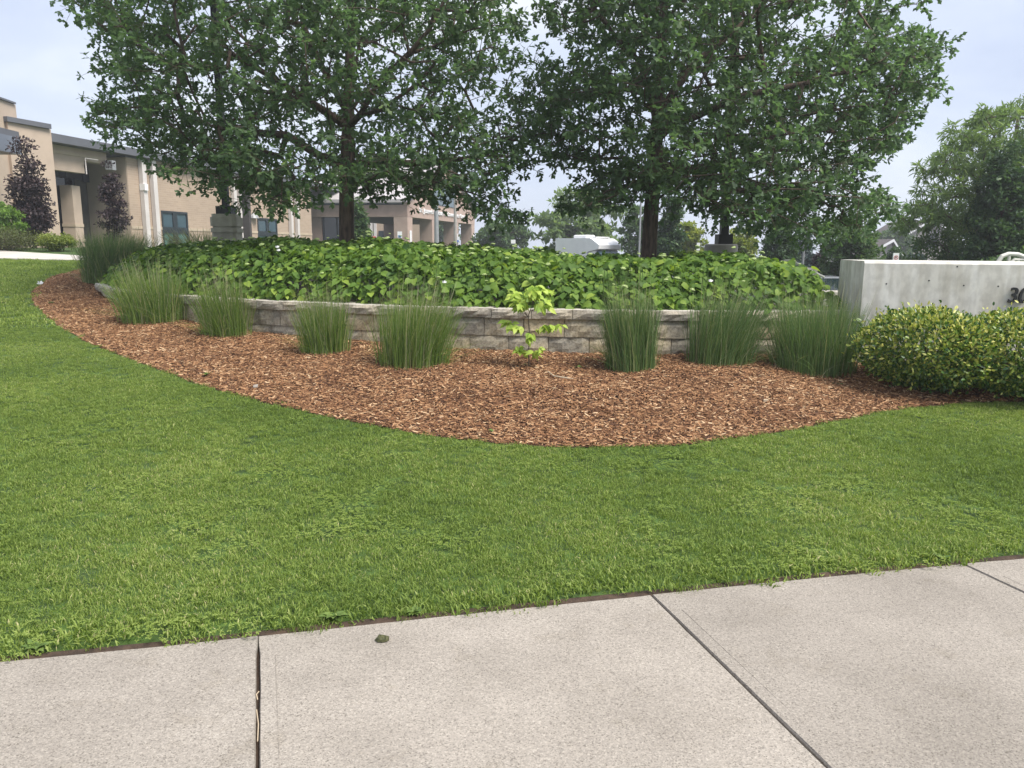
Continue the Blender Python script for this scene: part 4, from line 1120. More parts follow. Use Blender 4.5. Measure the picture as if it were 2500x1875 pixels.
shrub('variegated_shrub', 'gold and green variegated shrub beside the last grass clump, whole in view', 'shrub', (p.x, 7.05, .57), .64, .66, .49, 13500, EUO, .042, M['euo'], 300, 14, 'variegated shrubs before the concrete wall', (.57, .27), zb=.17)
p = P(2490, 850, 6.85)
shrub('variegated_shrub', 'gold and green variegated shrub under the house number, cut by the frame', 'shrub', (p.x, 6.85, .56), .72, .64, .50, 14000, EUO, .042, M['euo'], 300, 14, 'variegated shrubs before the concrete wall', (.60, .27), zb=.16)

# ornamental grasses
def tall_grass(px, wpx, vtop, label, mat, Y=None, n=1900, plume=70, tilt=0.0, dead=.05, group='ornamental grass clumps round the bed'):
    b = G(*px) if Y is None else P(px[0], px[1], Y)
    z0 = (float(T(b.x, b.y)) + .01) if Y is None else b.z
    t = thing('ornamental_grass', label, 'grass clump', (b.x, b.y, z0), group)
    g = np.random.default_rng(int(px[0])); W = wpx / F * b.y / 2 * 1.15; H = (P(px[0], vtop, b.y).z - z0) * 1.12
    lean_a = g.random() * 6.283; lean_m = g.uniform(.05, .35) * W; squash = g.uniform(.8, 1.0)
    def blades(N, hmul, w, spread, seg=4):
        a = g.random(N) * 6.283; r = np.sqrt(g.random(N)) * W * .80 * g.uniform(.75, 1.1, N)
        bx_, by_ = r * np.cos(a), r * np.sin(a) * .8
        h = H * hmul * (1 - .42 * g.random(N) ** 1.7) * (1 - .15 * (r / (W * .80)) ** 2)
        la = a + g.normal(0, .7, N); le = W * spread * (r / (W * .80) * .6 + .25) * g.uniform(.3, 1.2, N)
        V = []; Fq = []; LC = []
        hang = g.random(N) < .12
        vx, vy = le * np.cos(la) + lean_m * math.cos(lean_a), le * np.sin(la) + lean_m * math.sin(lean_a); le = np.hypot(vx, vy); la = np.arctan2(vy, vx)
        for i in range(N):
            k = len(V); dx, dy = math.cos(la[i]), math.sin(la[i]); s_ = g.random() * 3.14; sx, sy = math.cos(s_) * w / 2, math.sin(s_) * w / 2
            c = float(np.clip(g.normal(.45, .2), 0, .93)); 
            if g.random() < dead: c = .97
            hh = h[i]; ll = le[i]
            if hang[i]: hh *= .55; ll *= 2.6
            for q in range(seg):
                u = q / seg; o = ll * u ** 1.8; z = hh * (u - (.35 * u ** 3 if hang[i] else 0)); ww = (1 - .55 * u)
                V += [(b.x + bx_[i] + dx * o - sx * ww, b.y + by_[i] + dy * o - sy * ww, z0 + z - .02), (b.x + bx_[i] + dx * o + sx * ww, b.y + by_[i] + dy * o + sy * ww, z0 + z - .02)]
                LC += [min(.99, c + max(0, .35 - u * 1.6) * (.9 if g.random() < .35 else .2))] * 2
            V.append((b.x + bx_[i] + dx * ll, b.y + by_[i] + dy * ll, z0 + hh * (.68 if hang[i] else 1))); LC.append(c)
            for q in range(seg - 1): Fq.append((k + 2 * q, k + 2 * q + 2, k + 2 * q + 3, k + 2 * q + 1))
            Fq.append((k + 2 * seg - 2, k + 2 * seg, k + 2 * seg - 1))
        return V, Fq, LC
    kx = b.y / 8.0
    for nm, args, m in (('blades', (int(n * .75), .86, .0058 * max(1, kx), .62), mat), ('flower_stalks', (plume, 1.12, .0046 * max(1, kx), .5), M['plume'])):
        V, Fq, LC = blades(*args)
        o = pymesh(nm, V, Fq, m, t); o['kind'] = 'stuff'
        at = o.data.attributes.new('lc', 'FLOAT', 'POINT'); at.data.foreach_set('value', np.array(LC, np.float32))
    return t
GR = 'ornamental grass clumps round the bed'
tall_grass((285, 694), 160, 552, 'largest blue-green grass clump beside the far path at the bed corner', M['greygrass'], n=3200, plume=200)
tall_grass((378, 790), 170, 640, 'bright green grass clump where the stone wall runs into the ground', M['tallgrass'], n=1700, plume=150)
tall_grass((553, 824), 130, 665, 'thin grass clump before the low end of the stone wall', M['tallgrass'], n=1000, plume=150)
tall_grass((795, 868), 128, 700, 'narrow yellow-green grass clump in line with the left oak trunk', M['tallgrass'], n=1150, plume=150)
tall_grass((1010, 898), 190, 690, 'wide tall grass clump next on the left of the lime sapling', M['tallgrass'], n=2100, plume=190)
tall_grass((1540, 908), 135, 688, 'dark upright grass clump next on the right of the lime sapling', M['bluegrass'], n=1900, plume=120)
tall_grass((1757, 898), 175, 690, 'dark grass clump between two other clumps on the right half of the wall', M['bluegrass'], n=2200, plume=130)
tall_grass((1985, 908), 215, 700, 'broad grass clump hiding the foot of the concrete wall end', M['bluegrass'], n=2700, plume=150)
tall_grass((478, 602), 150, 558, 'pale feathery grass clump behind the hydrangeas under the brick building', M['plume'], Y=15.5, n=420, plume=120)

# ================================================================== OAKS
def inpoly(poly, u, v):
    r = False; j = len(poly) - 1
    for i in range(len(poly)):
        xi, yi = poly[i]; xj, yj = poly[j]
        if (yi > v) != (yj > v) and u < (xj - xi) * (v - yi) / (yj - yi) + xi: r = not r
        j = i
    return r
def crown_points(poly, holes, uc, hw, Y0, D, n, seed, mind=.30, grow=0):
    g = random.Random(seed); pts = []; us = [p[0] for p in poly]; vs = [p[1] for p in poly]; tries = 0
    cell = {}
    while len(pts) < n and tries < 90000:
        tries += 1
        u, v = g.uniform(min(us), max(us)), g.uniform(min(vs), max(vs))
        if not inpoly(poly, u, v): continue
        if any((u - a) ** 2 / c ** 2 + (v - b) ** 2 / d_ ** 2 < 1 for a, b, c, d_ in holes): continue
        if v < 0 and g.random() < .35: continue
        tier = True
        q = max(0.06, 1 - ((u - uc) / hw) ** 2); dep = D * math.sqrt(q)
        Y = Y0 + g.uniform(-1, 1) * dep
        p = P(u, v, Y)
        if mnoise.noise((p.x * .75 + seed, p.y * .75, p.z * 1.7)) < -.16: continue
        c = tuple(int(math.floor(x / mind)) for x in p)
        bad = False
        for i in (-1, 0, 1):
            for j in (-1, 0, 1):
                for k in (-1, 0, 1):
                    for o in cell.get((c[0] + i, c[1] + j, c[2] + k), ()):
                        if (o - p).length < mind: bad = True
        if bad: continue
        pts.append(p); cell.setdefault(c, []).append(p)
    return pts
def grow_tree(t, trunk, tr, pts, seed, mat, leaf, tmpl, per=(6, 8), tw=(.16, .34), n_obj=300, zlow=None, tipr=.0045, lcm=.42, up=1.0, limbs=()):
    """trunk: list of points; pts: where sprays of leaves hang; joins them by branches"""
    g = np.random.default_rng(seed)
    nodes = [Vector(p) for p in trunk]; par = [-1] + list(range(len(trunk) - 1)); isT = [True] * len(trunk)
    for path in limbs:
        best = min(range(len(nodes)), key=lambda i: (nodes[i] - path[0]).length); k = best
        for p in path[1:] if (nodes[best] - path[0]).length < .15 else path:
            nodes.append(Vector(p)); par.append(k); isT.append(False); k = len(nodes) - 1
    arr = np.array([list(q) for q in nodes])
    axis = np.array(trunk[-1]) * 0
    order = sorted(pts, key=lambda p: min((Vector((p.x - q.x, p.y - q.y, (p.z - q.z) * .8))).length for q in nodes))
    tips = []
    for p in order:
        pa = np.array(p); dv = pa[None] - arr; dist = np.linalg.norm(dv, axis=1)
        hor = np.linalg.norm(dv[:, :2], axis=1)
        cost = dist + np.where(dv[:, 2] < 0, -dv[:, 2] * 1.0, 0) + np.where(np.array(isT) & (arr[:, 2] < (zlow or -9)), 50, 0) + np.where(np.array(isT), np.maximum(0, arr[:, 2] - pa[2] + .25 * hor) * 1.2, 0)
        k = int(np.argmin(cost)); a = nodes[k]; d_ = (p - a); L_ = d_.length
        m = max(1, int(L_ / .45)); last = k
        for i in range(1, m + 1):
            f = i / m; q = a + d_ * f + Vector((0, 0, -.10 * L_ * math.sin(math.pi * f) * .6)) + Vector(tuple(g.normal(0, .035, 3))) * (1 if i < m else 0)
            nodes.append(q); par.append(last); isT.append(False); last = len(nodes) - 1
        arr = np.array([list(q) for q in nodes]); tips.append(last)
    nn = len(nodes); cnt = np.zeros(nn); 
    for i in tips: cnt[i] += 1
    for i in range(nn - 1, 0, -1):
        cnt[par[i]] += max(cnt[i], .6) if not isT[i] else cnt[i]
    rad = tipr * np.sqrt(np.maximum(cnt, 1)) * .95
    br = MB(); tb = MB()
    tb.tube(trunk, tr, 14)
    for i in range(1, nn):
        if isT[i]: continue
        a, b = nodes[par[i]], nodes[i]; ra = min(rad[par[i]], rad[i] * 1.5) if not isT[par[i]] else rad[i] * 1.25
        nsd = 4 if rad[i] < .012 else 6
        br.tube([a, b], [ra, rad[i]], nsd, False)
    tb.build('trunk', M['bark'], t, True)
    br.build('branches', M['bark'], t, True)
    lp, lax, lnm = [], [], []
    cen = np.mean(np.array([list(q) for q in pts]), axis=0)
    tw_mb = MB()
    for i in tips:
        c = np.array(nodes[i]); d_ = c - np.array(nodes[par[i]]); d_ /= max(np.linalg.norm(d_), 1e-6)
        outd = c - cen; outd /= max(np.linalg.norm(outd), 1e-6)
        for k in range(g.integers(*per)):
            w = d_ * .4 + outd * .35 + unit(1, g)[0] * .95; w[2] = w[2] * .6 + .08; w /= np.linalg.norm(w); L_ = g.uniform(*tw); e = c + w * L_
            for j in range(8):
                f = 1.0 if j > 2 else g.uniform(.35, .9); q = c + w * L_ * f
                r_ = unit(1, g)[0]; ax_ = w * (.55 if j > 2 else .2) + r_ * .8; ax_[2] -= .12
                lp.append(q); lax.append(ax_); lnm.append(np.array([0, 0, up]) + unit(1, g)[0] * .75)
            tw_mb.tube([Vector(c), Vector(e)], [.0035, .002], 3, False)
    tw_mb.build('twigs', M['twig'], t)
    lp = np.array(lp); n = len(lp); lax = np.array(lax); lnm = np.array(lnm)
    lc = np.clip(g.normal(lcm, .16, n), .02, .9); 
    sc = g.uniform(.75, 1.2, n) * leaf
    pieces('leaf', 'foliage', *tmpl, lp, frames(lax, lnm), sc, lc, mat, t, n_obj)
    return n
YL, YR = 12.9, 12.7
polyL = [(170, -30), (175, 8), (235, 62), (296, 112), (345, 140), (300, 150), (238, 168), (270, 222), (300, 240), (238, 280), (270, 332), (340, 352), (398, 380), (430, 408), (497, 425), (545, 470), (620, 486), (695, 500), (750, 475), (830, 430), (900, 455), (955, 455), (1010, 470), (1085, 462), (1130, 492), (1180, 520), (1240, 540), (1264, 530), (1255, 490), (1225, 455), (1300, 420), (1370, 400), (1405, 340), (1390, 230), (1320, 150), (1262, 100), (1250, 70), (1232, 0), (1180, -250), (1000, -480), (760, -560), (480, -420), (250, -180)]
holesL = [(1300, 60, 50, 80), (470, 255, 26, 14), (585, 335, 30, 12), (1205, 255, 20, 14), (690, 350, 28, 10)]
polyR = [(1335, -40), (1335, 20), (1380, 90), (1420, 130), (1350, 230), (1330, 330), (1345, 400), (1430, 390), (1490, 405), (1450, 455), (1400, 490), (1410, 512), (1470, 490), (1530, 470), (1600, 450), (1650, 480), (1690, 460), (1730, 505), (1790, 525), (1850, 540), (1900, 545), (1990, 568), (2060, 550), (2120, 555), (2148, 498), (2100, 470), (2030, 440), (2110, 398), (2180, 345), (2198, 300), (2200, 262), (2290, 222), (2230, 180), (2280, 118), (2200, 90), (2130, 30), (2160, -60), (2120, -250), (1950, -430), (1700, -520), (1480, -300)]
holesR = [(1700, 300, 34, 14), (1660, 105, 18, 22), (1640, 530, 26, 30), (1455, 455, 22, 14), (1810, 400, 20, 10), (1960, 395, 24, 12)]
def oak(label, base_uv, Y, tpx, poly, holes, uc, hw, n, seed, D, limbs, tips):
    pts_x = []
    b = P(*base_uv, Y); b.z = .74
    t = thing('oak_tree', label, 'tree', b, 'oak trees in the raised bed')
    for (u, v) in tips:
        iu, iv = uc + (u - uc) * .62, 250 + (v - 250) * .72
        dy = random.uniform(-1.2, .6)
        for k in range(5):
            f = k / 4; pts_x.append(P(iu + (u - iu) * f, iv + (v - iv) * f - 14 * math.sin(math.pi * f), Y + dy))
    tr = [b] + [P(u, v, Y) for u, v, r_ in tpx[1:]]
    top = tr[-1]
    tr += [top + Vector((.1, .1, 1.2)), top + Vector((.15, .1, 2.3))]
    rd = [r_ for _, _, r_ in tpx] + [.04, .012]
    pts = crown_points(poly, holes, uc, hw, Y, D, n, seed) + pts_x
    lim = [[P(u, v, Y + dy) for u, v, dy in path] for path in limbs]
    return grow_tree(t, tr, rd, pts, seed, M['oak'], .108, OAK, per=(5, 8), tw=(.16, .38), zlow=b.z + 1.25, limbs=lim)
oak('oak tree nearer the building, its trunk in line with the narrow yellow-green grass clump', (847, 640), YL, [(847, 640, .135), (846, 560, .124), (846, 480, .12), (848, 400, .118), (850, 310, .10), (852, 200, .085), (856, 90, .07), (860, -20, .055)], polyL, holesL, 760, 640, 1150, 3, 2.5,
    [[(849, 330, 0), (880, 280, -.4), (920, 205, -.8), (1000, 130, -1.1), (1050, 70, -1.2), (1085, 0, -1.2)], [(848, 385, 0), (780, 380, .1), (700, 330, .3), (600, 322, .6)], [(850, 300, 0), (760, 250, -.3), (690, 205, -.5), (600, 150, -.8)],
     [(848, 390, 0), (950, 400, .2), (1080, 395, .4), (1180, 380, .5)], [(850, 280, 0), (790, 170, .2), (740, 60, .3)]], [(185, 8), (245, 62), (300, 110), (245, 166), (248, 278), (282, 330), (405, 375), (425, 405), (1258, 528), (1240, 60), (1180, 520), (1040, 482), (695, 505), (600, 492), (520, 455), (900, 470)])
oak('oak tree nearer the concrete wall, with the pale camper showing left of its trunk', (1585, 640), YR, [(1585, 640, .135), (1586, 580, .124), (1591, 500, .12), (1598, 405, .122), (1604, 309, .10), (1610, 200, .085), (1616, 96, .072), (1622, -20, .055)], polyR, holesR, 1790, 500, 1150, 5, 2.5,
    [[(1604, 300, 0), (1588, 240, -.2), (1560, 150, -.5), (1525, 110, -.7), (1500, 85, -.8), (1450, 20, -1.0)], [(1602, 345, 0), (1640, 305, -.3), (1700, 285, -.5), (1790, 240, -.8), (1870, 222, -1.0), (1960, 205, -1.1), (2020, 185, -1.2)],
     [(1598, 420, 0), (1660, 415, .1), (1740, 410, .3), (1830, 400, .5)], [(1606, 280, 0), (1690, 160, .2), (1780, 85, .4), (1860, 20, .5)], [(1598, 430, 0), (1520, 385, -.3), (1420, 390, -.5)]], [(2290, 216), (2280, 112), (2235, 10), (2200, 335), (2195, 275), (2125, 465), (2140, 520), (2050, 540), (1405, 500), (1355, 235), (1470, 497), (1530, 500), (1410, 470), (2080, 560), (1990, 575), (1860, 545), (1730, 515), (1660, 500)])

# ================================================================== OTHER TREES AND SHRUBS
def bg_tree(name, label, u0, u1, vt, vb, Y, mat, leaf, n, shape='round', cat='tree', trunkr=.1, n_cl=60, seed=1, group=None, zb=None, flat=.5, tmpl=SIMPLE, wild=.22):
    a, b = P(u0, 600, Y), P(u1, 600, Y); W = (b.x - a.x) / 2; cx = (a.x + b.x) / 2
    um = (u0 + u1) / 2; zt = P(um, vt, Y).z; zlo = P(um, vb, Y).z; g0 = float(T(cx, Y)) if zb is None else zb
    zlo = max(zlo, g0 + .05)
    t = thing(name, label, cat, (cx, Y, g0), group); g = np.random.default_rng(seed)
    H = zt - zlo; cl = []
    while len(cl) < n_cl:
        q = g.uniform(-1, 1, 3); f = (q[2] + 1) / 2
        if shape == 'round': rmax = math.sqrt(max(0, 1 - q[2] ** 2))
        elif shape == 'cone': rmax = (1 - f) ** .8 * .95 + .05
        elif shape == 'column': rmax = min(1, 4 * f + .45) * min(1, (1 - f) ** .55 * 1.15)
        else: rmax = math.sqrt(max(0, 1 - max(0, q[2]) ** 2)) * (1 if f > .25 else .6 + f)   # spreading
        r_ = math.hypot(q[0], q[1])
        if r_ > rmax: continue
        if r_ < rmax * .35 and g.random() < .6: continue
        cl.append((q[0] * W * .9, q[1] * W * .8, zlo + f * H))
    cl = np.array(cl); cr_ = np.full(len(cl), max(W, H * .35) * wild)
    k = g.integers(0, len(cl), n); d = unit(n, g) * (g.random(n) ** .45)[:, None]
    pos = cl[k] + d * cr_[k][:, None] * np.array([1, 1, flat if shape != 'cone' else .45]) + np.array([cx, Y, 0])
    pos[:, 2] = np.maximum(pos[:, 2], g0 + .03)
    ax = unit(n, g) + d * .5; nm = np.array([0, 0, .9]) + unit(n, g) * .7
    clc = g.uniform(-.15, .15, len(cl))
    lc = np.clip(g.normal(.5, .2, n) + clc[k] , .02, .98)
    scatter('crown', *tmpl, pos, frames(ax, nm), g.uniform(.7, 1.3, n) * leaf, mat, t, lc, 'stuff')
    mb = MB(); top = Vector((cx + g.normal(0, .02), Y, zlo + H * .75))
    mb.tube([(cx, Y, g0 - .1), tuple(Vector((cx, Y, g0)).lerp(top, .5)), tuple(top)], [trunkr, trunkr * .7, trunkr * .15], 7)
    for q in cl[::3]:
        zj = min(q[2] - .1 * abs(q[0]), top.z); zj = max(zj, g0 + .1)
        mb.tube([(cx, Y, zj - .25 * min(W, 2)), (cx + q[0] * .5, Y + q[1] * .5, (zj + q[2]) / 2), (cx + q[0], Y + q[1], q[2])], [trunkr * .35, trunkr * .2, trunkr * .07], 4, False)
    mb.build('trunk', M['bark'], t)
    return t
bg_tree('columnar_beech', 'tall dark purple columnar tree before the glazed link', 50, 120, 308, 585, 25, M['bg_purple'], .12, 7500, 'column', n_cl=80, seed=2, trunkr=.06, wild=.3, group='purple columnar trees by the brick building')
bg_tree('columnar_beech', 'smaller purple columnar tree beside the white downpipes', 252, 314, 392, 585, 26, M['bg_purple'], .10, 3600, 'column', n_cl=55, seed=5, trunkr=.05, wild=.24, group='purple columnar trees by the brick building')
bg_tree('round_bush', 'bright green rounded bush at the foot of the purple tree', -90, 58, 490, 600, 23.4, M['bg_bright'], .09, 9000, 'round', 'shrub', .04, 60, 8)
bg_tree('low_hedge', 'dull olive low hedge running along the far path', -110, 112, 562, 620, 22.3, M['bg_olive'], .055, 9000, 'round', 'shrub', .03, 120, 9, wild=.3)
bg_tree('low_hedge', 'yellow-green low hedge end beside the tall blue-green grass', 96, 186, 570, 622, 22.2, M['bg_yellow'], .055, 6000, 'round', 'shrub', .03, 80, 10, wild=.3)
bg_tree('cedar_tree', 'narrow green cedar close behind the left oak trunk', 858, 900, 478, 600, 32, M['bg_mid'], .16, 3500, 'column', n_cl=50, seed=12, trunkr=.1, wild=.3)
bg_tree('distant_tree', 'leafy tree seen beyond the canopy columns', 1040, 1135, 535, 605, 95, M['bg_mid'], .5, 2200, 'round', n_cl=40, seed=13, trunkr=.2)
bg_tree('broad_tree', 'mid-green rounded tree right of the canopy under the oak branches', 1150, 1300, 535, 640, 60, M['bg_mid'], .32, 5000, 'round', n_cl=60, seed=14, trunkr=.2)
bg_tree('honey_locust', 'feathery pale green tree behind the white camper', 1300, 1530, 468, 640, 55, M['bg_locust'], .42, 6500, 'spread', n_cl=70, seed=15, trunkr=.16, flat=.3, wild=.24)
bg_tree('hornbeam', 'dark upright tree directly behind the right oak trunk', 1598, 1668, 455, 640, 33, M['bg_dark'], .17, 5000, 'column', n_cl=60, seed=16, trunkr=.1, wild=.28)
bg_tree('broad_tree', 'dark green tree between the camper and the right oak trunk', 1510, 1600, 500, 640, 45, M['bg_mid'], .22, 4200, 'round', n_cl=60, seed=17, trunkr=.12)
bg_tree('golden_locust', 'golden green tree left of the round lamp base', 1628, 1725, 540, 650, 44, M['bg_gold'], .24, 4200, 'spread', n_cl=55, seed=18, trunkr=.1, flat=.35)
bg_tree('golden_locust', 'golden green tree right of the round lamp base', 1768, 1850, 552, 660, 40, M['bg_gold'], .22, 4200, 'spread', n_cl=55, seed=19, trunkr=.1, flat=.35)
bg_tree('pear_tree', 'dense mid-green tree above the stair handrail', 1850, 1950, 505, 660, 29, M['bg_dark'], .14, 7000, 'column', n_cl=90, seed=20, trunkr=.09, wild=.26)
bg_tree('blue_spruce', 'blue-grey spruce behind the slim grey pole', 1915, 2010, 548, 690, 35, M['bg_spruce'], .16, 6500, 'cone', n_cl=90, seed=21, trunkr=.1)
bg_tree('purple_shrub', 'small dark purple shrub left of the wide green tree', 1985, 2022, 605, 690, 32, M['bg_purple'], .12, 1500, 'round', 'shrub', .05, 30, 22)
bg_tree('maple_tree', 'wide mid-green tree behind the left end of the concrete wall', 2000, 2158, 525, 720, 28, M['bg_mid'], .15, 11000, 'round', n_cl=110, seed=23, trunkr=.1)
bg_tree('distant_tree', 'hazy green tree above the dark house roof', 2125, 2225, 555, 640, 75, M['bg_mid'], .4, 3500, 'round', n_cl=50, seed=24, trunkr=.2)
bg_tree('blue_spruce', 'dark small spruce beside the no-parking sign', 2150, 2225, 588, 690, 34, M['bg_dark'], .14, 4500, 'cone', n_cl=70, seed=25, trunkr=.08, wild=.3)
bg_tree('blue_spruce', 'pale blue spruce just right of the no-parking sign', 2205, 2275, 590, 690, 31, M['bg_spruce'], .14, 4500, 'cone', n_cl=70, seed=26, trunkr=.08, wild=.3)
bg_tree('hornbeam', 'dense dark conical tree standing before the feathery one', 2352, 2530, 330, 680, 19, M['bg_dark'], .12, 15000, 'column', n_cl=150, seed=27, trunkr=.12, wild=.22)
bg_tree('screen_shrub', 'loose green shrubs growing close behind the concrete wall', 2215, 2440, 560, 720, 22, M['bg_mid'], .10, 9000, 'round', 'shrub', .06, 90, 28, wild=.26)
bg_tree('screen_shrub', 'low grassy green shrub under the dark conical tree', 2400, 2560, 605, 720, 17, M['bg_mid'], .09, 5000, 'round', 'shrub', .05, 60, 29, wild=.3)
# big honey locust with drooping sprays
t = thing('honey_locust', 'large feathery tree leaning over the concrete wall from the frame edge', 'tree', (P(2470, 600, 21.5).x, 21.5, float(T(12, 21.5))))
polyQ = [(2245, 500), (2150, 515), (2180, 490), (2260, 470), (2330, 440), (2335, 425), (2225, 428), (2280, 400), (2320, 385), (2298, 370), (2330, 345), (2310, 320), (2370, 300), (2400, 292), (2420, 262), (2480, 272), (2500, 240), (2600, 260), (2700, 400), (2690, 560), (2500, 590), (2340, 565), (2280, 560), (2170, 545), (2190, 520)]
pts = crown_points(polyQ, [(2275, 452, 60, 17), (2255, 375, 40, 22), (2290, 330, 30, 20), (2380, 270, 25, 18), (2240, 490, 40, 9)], 2470, 330, 21.5, 2.3, 330, 31, .34)
tr = [Vector(t.location), P(2470, 560, 21.5), P(2475, 450, 21.5), P(2480, 350, 21.5), P(2485, 280, 21.5)]
FROND = ([(0, 0, 0), (.3, -.09, 0.02), (.7, -.08, -.06), (1, 0, -.2), (.7, .08, -.06), (.3, .09, .02)], [(0, 1, 2, 3), (0, 3, 4, 5)])
grow_tree(t, tr, [.14, .13, .1, .07, .03], pts, 33, M['bg_locust'], .20, FROND, per=(7, 10), tw=(.12, .34), n_obj=0, zlow=1.5, tipr=.006, lcm=.4, up=1.6)

# ================================================================== STREET FURNITURE
def rbox(mb, cx, cy, w, d, z0, z1, ch=.0):
    if not ch: return mb.box(cx - w / 2, cx + w / 2, cy - d / 2, cy + d / 2, z0, z1)
    pr = [(-w / 2 + ch, -d / 2), (w / 2 - ch, -d / 2), (w / 2, -d / 2 + ch), (w / 2, d / 2 - ch), (w / 2 - ch, d / 2), (-w / 2 + ch, d / 2), (-w / 2, d / 2 - ch), (-w / 2, -d / 2 + ch)]
    v = [(cx + a, cy + b, z0) for a, b in pr] + [(cx + a, cy + b, z1) for a, b in pr]
    return mb.add(v, [tuple(range(8))[::-1], tuple(range(8, 16))] + [(i, (i + 1) % 8, (i + 1) % 8 + 8, i + 8) for i in range(8)])
lt = P(557, 600, 15.2); k = 15.2 / F
lamp = thing('lamp_post', 'dark square lamp post on a banded concrete plinth before the brick building', 'lamp post', (lt.x, 15.2, .8))
z = lambda v: P(557, v, 15.2).z
pd = MB(); rbox(pd, lt.x, 15.2, 57 * k, .44, .5, z(568), .05); rbox(pd, lt.x, 15.2, 62 * k, .48, z(568) + .001, z(557), .06); rbox(pd, lt.x, 15.2, 55 * k, .42, z(557) + .001, z(553), .06)
rbox(pd, lt.x, 15.2, 62 * k, .48, z(553) + .001, z(531), .06); rbox(pd, lt.x, 15.2, 57 * k, .44, z(531) + .001, z(523), .07)
pd.build('plinth', M['pedestal'], lamp)
MB().box(lt.x - 18 * k, lt.x + 18 * k, 15.05, 15.35, z(523) + .001, z(504)).build('base_cover', M['black'], lamp)
MB().box(lt.x - 7 * k, lt.x + 7 * k, 15.14, 15.26, z(504) + .001, 6.2).build('pole', M['black'], lamp)
hd = MB(); rbox(hd, lt.x, 15.2, .6, .6, 6.2, 6.32, .12); hd.build('lamp_head', M['black'], lamp)
lt = P(1760, 610, 15.4); k = 15.4 / F; z = lambda v: P(1760, v, 15.4).z
lamp = thing('lamp_post', 'dark lamp post on a round grey concrete plinth behind the right oak', 'lamp post', (lt.x, 15.4, .5))
MB().tube([(lt.x, 15.4, .2), (lt.x, 15.4, z(599)), (lt.x, 15.4, z(596))], [39 * k, 39 * k, 36 * k], 24).build('plinth', M['pedestal2'], lamp)
lx = P(1766, 600, 15.4).x
MB().box(lx - 17 * k, lx + 17 * k, 15.25, 15.55, z(596) + .002, z(572)).build('base_cover', M['black'], lamp)
MB().box(lx - 9 * k, lx + 9 * k, 15.32, 15.48, z(572) + .001, 6.2).build('pole', M['black'], lamp)
hd = MB(); rbox(hd, lx, 15.4, .6, .6, 6.2, 6.32, .12); hd.build('lamp_head', M['black'], lamp)
def pole(name, label, cat, u, vt, vb, Y, w, mat, arm=None, part='pole'):
    a = P(u, 600, Y); g0 = float(T(a.x, Y)); t = thing(name, label, cat, (a.x, Y, g0)); zt = P(u, vt, Y).z
    MB().tube([(a.x, Y, g0 - .1), (a.x, Y, zt)], [w * Y / F / 2, w * .8 * Y / F / 2], 10).build(part, mat, t)
    if arm:
        du, dv, hh = arm; b = P(u + du, vt + dv, Y)
        MB().tube([(a.x, Y, zt - .02), tuple(b)], [.05, .04], 6).build('arm', mat, t)
        MB().box(b.x - .3, b.x + .3, Y - .25, Y + .25, b.z - .06, b.z + .1).build('lamp_head', mat, t)
    return t, zt
pole('flag_pole', 'pale grey pole crossing the lettered sign', 'pole', 1066, 478, 600, 34, 12, M['galv'])
pole('lamp_pole', 'darker grey pole at the end of the lettered sign', 'pole', 1112, 478, 600, 36, 9, M['pedestal2'])
pole('light_pole', 'tall grey car park light pole behind the right oak trunk', 'light pole', 1561, 437, 610, 42, 5, M['galv'], (26, -1, 0))
pole('light_pole', 'thin dark light pole left of the camper roof', 'light pole', 1367, 520, 610, 60, 3.0, M['bronze'], (-8, 1, 0))
pole('utility_pole', 'slim grey pole before the blue-grey spruce', 'pole', 1963, 512, 690, 30, 6, M['galv'], (14, -18, 0))
def sign(label, cat, u, v, w, h, Y, mats, post=True, ring=False, dark_back=False):
    a = P(u, v, Y); k = Y / F; g0 = float(T(a.x, Y)); t = thing('road_sign' if ring else 'notice_sign', label, cat, (a.x, Y, g0))
    MB().tube([(a.x, Y + .05, g0 - .1), (a.x, Y + .05, a.z + h * k / 2 - .02)], .03, 8).build('post', M['galv'], t)
    MB().box(a.x - w * k / 2, a.x + w * k / 2, Y - .01, Y + .015, a.z - h * k / 2, a.z + h * k / 2).build('panel', M['white'], t)
    return t, a, k
t, a, k = sign('white no-parking sign with red ring above the concrete wall', 'sign', 2187, 629, 14, 22, 16, None, ring=True)
r0 = 5.2 * k; V = []; Fc = []
for i in range(24):
    an = 2 * math.pi * i / 24
    for r_ in (r0, r0 * .78): V.append((a.x + r_ * math.cos(an), 15.985, a.z + r_ * math.sin(an)))
for i in range(24): j = (i + 1) % 24; Fc.append((2 * i, 2 * j, 2 * j + 1, 2 * i + 1))
V += [(a.x - r0 * .62, 15.984, a.z + r0 * .5), (a.x - r0 * .5, 15.984, a.z + r0 * .62), (a.x + r0 * .62, 15.984, a.z - r0 * .5), (a.x + r0 * .5, 15.984, a.z - r0 * .62)]
Fc.append((48, 49, 50, 51)); pymesh('prohibition_ring', V, Fc, M['red'], t)
def plsign(x, y, z_): return (a.x - r0 * .42 + x, 15.988 - z_ * .1, a.z - r0 * .5 + y)
letters('P', r0 * 1.45, plsign, M['black'], t, .004, False, 'letter')
t, a, k = sign('small white and blue parking sign by the canopy corner column', 'sign', 976, 573, 11, 15, 45, None)
MB().box(a.x - 3 * k, a.x + 3 * k, 44.97, 44.988, a.z - 6 * k, a.z - 1 * k).build('blue_symbol', M['bluep'], t)
t, a, k = sign('small white and blue parking sign at the far canopy columns', 'sign', 1117, 585, 10, 14, 47, None)
MB().box(a.x - 3 * k, a.x + 3 * k, 46.97, 46.988, a.z - 6 * k, a.z - 1 * k).build('blue_symbol', M['bluep'], t)
t, a, k = sign('low red and white notice in front of the canopy opening', 'sign', 913, 581, 11, 9, 40, None)
